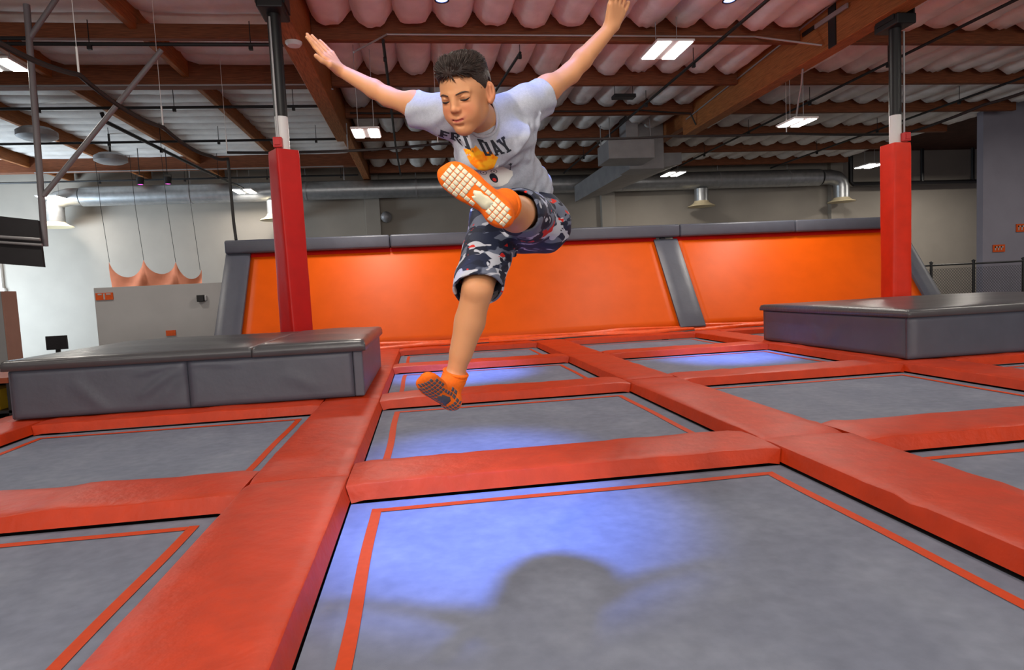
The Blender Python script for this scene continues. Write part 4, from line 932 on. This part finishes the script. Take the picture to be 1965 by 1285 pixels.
# block letters (5 x 7 unit strokes), arched
def stroke(x0, y0, x1, y1, w):
    dx, dy = x1 - x0, y1 - y0; l = math.hypot(dx, dy); nx, ny = -dy / l * w / 2, dx / l * w / 2; return [(x0 + nx, y0 + ny), (x0 - nx, y0 - ny), (x1 - nx, y1 - ny), (x1 + nx, y1 + ny)]
def R4(x0, y0, x1, y1): return [(x0, y0), (x1, y0), (x1, y1), (x0, y1)]
GL = {'F': [R4(0, 0, .3, 1), R4(.3, .78, .8, 1), R4(.3, .40, .65, .6), R4(-.1, 0, .42, .14)], 'R': [R4(0, 0, .3, 1), R4(.3, .8, .6, 1), R4(.3, .4, .6, .58), R4(.55, .45, .8, .95), [(.35, .42), (.6, .42), (.9, 0), (.6, 0)], R4(-.1, 0, .4, .14)],
      'I': [R4(.15, 0, .45, 1), R4(0, 0, .6, .16), R4(0, .84, .6, 1)], 'D': [R4(0, 0, .28, 1), R4(.28, .82, .55, 1), R4(.28, 0, .55, .18), R4(.5, .1, .8, .9)], 'A': [[(0, 0), (.26, 0), (.56, 1), (.3, 1)], [(.6, 0), (.88, 0), (.58, 1), (.34, 1)], R4(.2, .22, .7, .4), R4(-.1, 0, .3, .13), R4(.55, 0, .98, .13)], 'Y': [[(0, 1), (.28, 1), (.54, .5), (.34, .42)], [(.86, 1), (.6, 1), (.34, .5), (.54, .42)], R4(.29, 0, .59, .5), R4(-.08, .87, .38, 1), R4(.52, .87, .95, 1), R4(.15, 0, .72, .13)]}
def text(word, uc, vc, size, sp, arch):
    tot = sum((.95 if ch != ' ' else .5) for ch in word) * sp; x = -tot / 2; out = []
    for ch in word:
        w = .95 if ch != ' ' else .5
        if ch in GL:
            c = x + w * sp / 2; ang = c / tot * arch; 
            for pg in GL[ch]:
                q = []
                for px, py in pg:
                    lx, ly = (px - .42) * size * .9, (py - .5) * size; X = uc + c + lx * math.cos(ang) - ly * math.sin(ang); Y = vc + (c / tot) ** 2 * 4 * .016 * arch + lx * math.sin(-ang) * -1 + ly * math.cos(ang); q.append((X, Y))
                out.append(q)
        x += w * sp
    return out
decal('printed_lettering', text('FRI DAY', -.056, .046, .034, .031, .85), ink, .005, .0014)
hairp = [(-.052, -.012), (-.040, -.006), (-.020, .004), (-.012, .012), (-.004, .002), (.014, .004), (.026, .010), (.030, -.004), (.040, -.012), (.028, -.030), (.012, -.052), (-.012, -.070), (-.034, -.058), (-.050, -.036)]
decal('printed_yellow_tuft', [[(x - .048, y * .85 + .036) for x, y in hairp]], yel, .006, .0012)
face = [(-.050, -.060), (-.012, -.078), (.012, -.062), (.028, -.045), (.040, -.040), (.036, -.052), (.052, -.062), (.070, -.092), (.082, -.104), (.078, -.120), (.052, -.138), (.010, -.150), (-.034, -.146), (-.050, -.120), (-.056, -.09)]
SX, SY = -.056, .042
decal('printed_white_face', [[(x + SX, y + SY) for x, y in face]], wht, .006, .0014)
disc = lambda cx, cy, r, n=18, asp=1.: [(cx + r * math.cos(2 * PI * i / n), cy + asp * r * math.sin(2 * PI * i / n)) for i in range(n)]
for ex, ey in ((-.012, -.096), (.022, -.092)):
    decal('printed_eye', [disc(ex + SX, ey + SY, .0105)], ink, .004, .0018); decal('printed_eye_white', [disc(ex + SX, ey + SY, .0085)], wht, .004, .0022); decal('printed_pupil', [disc(ex + SX, ey + SY, .0028, 10)], ink, .003, .0026)
decal('printed_mouth', [disc(.014 + SX, -.118 + SY, .0125, 18, 1.35)], ink, .004, .0018); decal('printed_tongue', [disc(.014 + SX, -.124 + SY, .006, 12)], redp, .004, .0024)
decal('printed_arm', [[(x + SX, y + SY) for x, y in stroke(*q, .0026)] for q in ((.075, -.098, .080, -.066), (.074, -.058, .080, -.066), (.086, -.058, .080, -.066), (.080, -.054, .080, -.066))], ink, .004, .0016)
# ---------------------------------------------------------------- shorts
PF = Field(); PF.ecap(J['pelvis'] + .045 * UPT, J['pelvis'] - .02 * UPT, .124, .132, LAT, .86, .92, .03)
tR = J['kneeR'] - J['hipR']; tLg = J['kneeL'] - J['hipL']; uR, uL = unit(tR), unit(tLg)
hR = J['hipR'] + tR * 1.0; hL = J['kneeL'] + (J['ankL'] - J['kneeL']) * .12; sLg = unit(J['ankL'] - J['kneeL'])
PF.cap(J['hipR'], hR + uR * .05, .090, .073, .05); PF.cap(J['hipL'] + A3(.012, .0, -.012), J['kneeL'], .100, .066, .05); PF.cap(J['kneeL'], hL + sLg * .04, .062, .051, .03)
PF.ell(J['hipL'] + A3(.035, -.05, -.03), (.075, .10, .085), None, .05)
PF.cap(hR + A3(.012, .05, .04), hR + A3(.012, .02, -.01) + uR * .05, .055, .055, .03)
def cross(f, a, b, r, op='+', k=.016): PF.cap(a, b, r, r * .7, k, op)
for a, b, r in (((-.06, -.05, .02), (.0, -.01, -.06), .012), ((-.05, -.085, .06), (.05, -.07, -.02), .010), ((.03, -.09, .04), (.07, -.10, -.06), .010), ((.0, -.10, -.05), (.08, -.08, -.07), .012)):
    c_ = J['hipL']; PF.cap(c_ + A3(*a), c_ + A3(*b), r, r * .7, .016)
for a, b, r in (((-.03, -.06, .05), (.06, -.08, -.01), .010), ((.0, -.11, -.0), (.06, -.09, -.06), .010)): PF.cap(J['hipL'] + A3(*a), J['hipL'] + A3(*b), r, r * .7, .014, '-')
for a, b, r in (((-.02, -.09, .03), (.02, -.16, -.10), .008), ((-.06, -.04, -.02), (-.05, -.15, -.12), .008), ((.05, -.06, .0), (.05, -.1, -.12), .010)): PF.cap(J['hipR'] + A3(*a), J['hipR'] + A3(*b), r, r * .8, .02)
def shorts_post(P, d):
    w = .002 * np.sin(P[:, 0] * 62 + P[:, 2] * 40) + .0015 * np.sin(P[:, 2] * 75 - P[:, 1] * 50); d = d + w; d = np.maximum(d, -(d + .007))
    wc = J['pelvis'] + .075 * UPT; r = P - wc; d = np.where(np.linalg.norm(r, axis=1) < .18, np.maximum(d, r @ unit(A3(-.2, -.05, .97))), d)
    for c, n, rad in ((hR, unit(uR + A3(.25, .15, -.10)), .16), (hL, unit(.5 * uL + sLg), .12)):
        r = P - c; hn = r @ n; d = np.where(np.linalg.norm(r, axis=1) < rad, np.maximum(d, hn), d)
    return d
pV, pF = grow(PF, .003, (.02, 1.75, .90), (.60, 2.45, 1.42), shorts_post)
camo = bpy.data.materials.new('camouflage_cloth'); camo.use_nodes = True; nt = camo.node_tree; N_ = nt.nodes; L_ = nt.links; p_ = N_['Principled BSDF']; p_.inputs['Roughness'].default_value = .7; p_.inputs['Specular IOR Level'].default_value = .3
tc = N_.new('ShaderNodeTexCoord'); mp = N_.new('ShaderNodeMapping'); mp.inputs['Rotation'].default_value = (.3, .5, .4); mp.inputs['Scale'].default_value = (1.0, 1.0, 1.9); L_.new(tc.outputs['Object'], mp.inputs[0])
def layer(prev, col, sc, off, lo, hi):
    mp2 = N_.new('ShaderNodeMapping'); mp2.inputs['Location'].default_value = off; L_.new(mp.outputs[0], mp2.inputs[0])
    n = N_.new('ShaderNodeTexNoise'); n.inputs['Scale'].default_value = sc; n.inputs['Detail'].default_value = 1.2; n.inputs['Distortion'].default_value = .6; L_.new(mp2.outputs[0], n.inputs['Vector'])
    r = N_.new('ShaderNodeMapRange'); r.inputs[1].default_value = lo; r.inputs[2].default_value = hi; L_.new(n.outputs[0], r.inputs[0])
    x = N_.new('ShaderNodeMix'); x.data_type = 'RGBA'; x.inputs[7].default_value = col; L_.new(r.outputs[0], x.inputs[0])
    if isinstance(prev, tuple): x.inputs[6].default_value = prev
    else: L_.new(prev, x.inputs[6])
    return x.outputs[2]
c_ = layer(srgb(34, 40, 62), srgb(104, 110, 128), 12, (0, 0, 0), .52, .535); c_ = layer(c_, srgb(190, 192, 202), 13, (3.1, 1.2, .4), .555, .57); c_ = layer(c_, srgb(26, 30, 48), 17, (7.7, 2.2, 5.1), .585, .60); c_ = layer(c_, srgb(206, 40, 34), 15, (1.7, 8.2, 3.3), .68, .69); L_.new(c_, p_.inputs['Base Color'])
shorts = np_mesh('shorts', pV, pF, camo, boy, 1); shorts['label'] = 'navy, grey and red camouflage shorts'
# ---------------------------------------------------------------- socks
sock_o = mat('orange_sock_knit', srgb(246, 112, 28), .85, 0, .2, (120, .08), (500, .3, .001)); grip_l = mat('pale_rubber_grip', srgb(222, 216, 188), .55, 0, .4, (60, .05)); grip_d = mat('dark_rubber_grip', srgb(84, 84, 92), .55, 0, .4, (60, .1))
def sock(heel, toe, fr, ank, knee, side, cuff_up, gm, label, na, nb_, gl):
    F_ = Field(); foot(F_, heel, toe, fr, ank, .0025, side=side); ax = unit(knee - ank); F_.cap(ank, ank + ax * (cuff_up + .03), .0335, .0365, .018); ce = ank + ax * cuff_up
    def post(P, d): r = P - ce; return np.where(np.linalg.norm(r, axis=1) < .09, np.maximum(d, r @ ax), d)
    lo, hi = np.minimum(np.minimum(heel, toe), ank) - .09, np.maximum(np.maximum(heel, toe), ank) + .09
    V, F = grow(F_, .0025, lo, hi, post); o = np_mesh('grip_sock', V, F, sock_o, boy, 1); o['label'] = label
    ring(ce - ax * .004, ax, .0375, .0050, 'sock_cuff', o, sock_o); ring(ce - ax * .016, ax, .0372, .0036, 'sock_cuff', o, sock_o)
    bv = BVHTree.FromPolygons([Vector(v) for v in V], [tuple(int(i) for i in q) for q in F]); f, s, n = fr; Ln = np.linalg.norm(toe - heel)
    def sole(a, b, off=.0012):
        q = heel + f * a * Ln + s * b * side + n * .1; h = bv.ray_cast(Vector(q), Vector(-n), .2)
        if h[0] is None or h[1] @ Vector(n) < .45: return None
        return A3(*h[0]) + n * off
    def patch(pg, name, k=3):
        cx = sum(p[0] for p in pg) / len(pg); cy = sum(p[1] for p in pg) / len(pg); P0 = []; N0 = len(pg)
        ringp = []
        for i in range(N0):
            for j in range(k): t = j / k; ringp.append((pg[i][0] + (pg[(i + 1) % N0][0] - pg[i][0]) * t, pg[i][1] + (pg[(i + 1) % N0][1] - pg[i][1]) * t))
        top = [sole(a, b, .0011) for a, b in ringp]; c = sole(cx, cy, .0013); mid = [sole(cx + (a - cx) * .5, cy + (b - cy) * .5, .0012) for a, b in ringp]
        if c is None or any(p is None for p in top) or any(p is None for p in mid): return
        m_ = len(top); low = [p - n * .0025 for p in top]
        V_ = [c] + mid + top + low; F_2 = [(0, 1 + i, 1 + (i + 1) % m_) for i in range(m_)] + [(1 + i, 1 + m_ + i, 1 + m_ + (i + 1) % m_, 1 + (i + 1) % m_) for i in range(m_)] + [(1 + m_ + i, 1 + 2 * m_ + i, 1 + 2 * m_ + (i + 1) % m_, 1 + m_ + (i + 1) % m_) for i in range(m_)]
        B().add(V_, F_2).obj(name, gm, o, 'all')
    for i in range(na):
        for j in range(nb_):
            a = -.20 + (i + .5) / na * 1.52; b = (j + .5) / nb_ * .076 - .038; da = 1.52 / na / 2 * gl; db = .038 / nb_ * gl
            if .18 < a < .64 and abs(b - .002) < .016: continue
            patch([(a - da, b - db), (a + da, b - db), (a + da, b + db), (a - da, b + db)], 'grip_dot', 1)
    patch([(.20, -.010), (.24, -.014), (.36, -.015), (.44, -.012), (.52, -.013), (.62, -.004), (.60, .002), (.55, .004), (.58, .010), (.52, .013), (.40, .014), (.30, .016), (.22, .010)], 'grip_emblem', 2)
    return o
sock(J['heelL'], J['toeL'], FL, J['ankL'], J['kneeL'], -1, .004, grip_l, 'orange sock with pale grip squares on the raised sole', 14, 7, .88)
sock(J['heelR'], J['toeR'], FR, J['ankR'], J['kneeR'], 1, .022, grip_d, 'orange sock with dark grip pattern on the lower foot', 13, 8, .74)
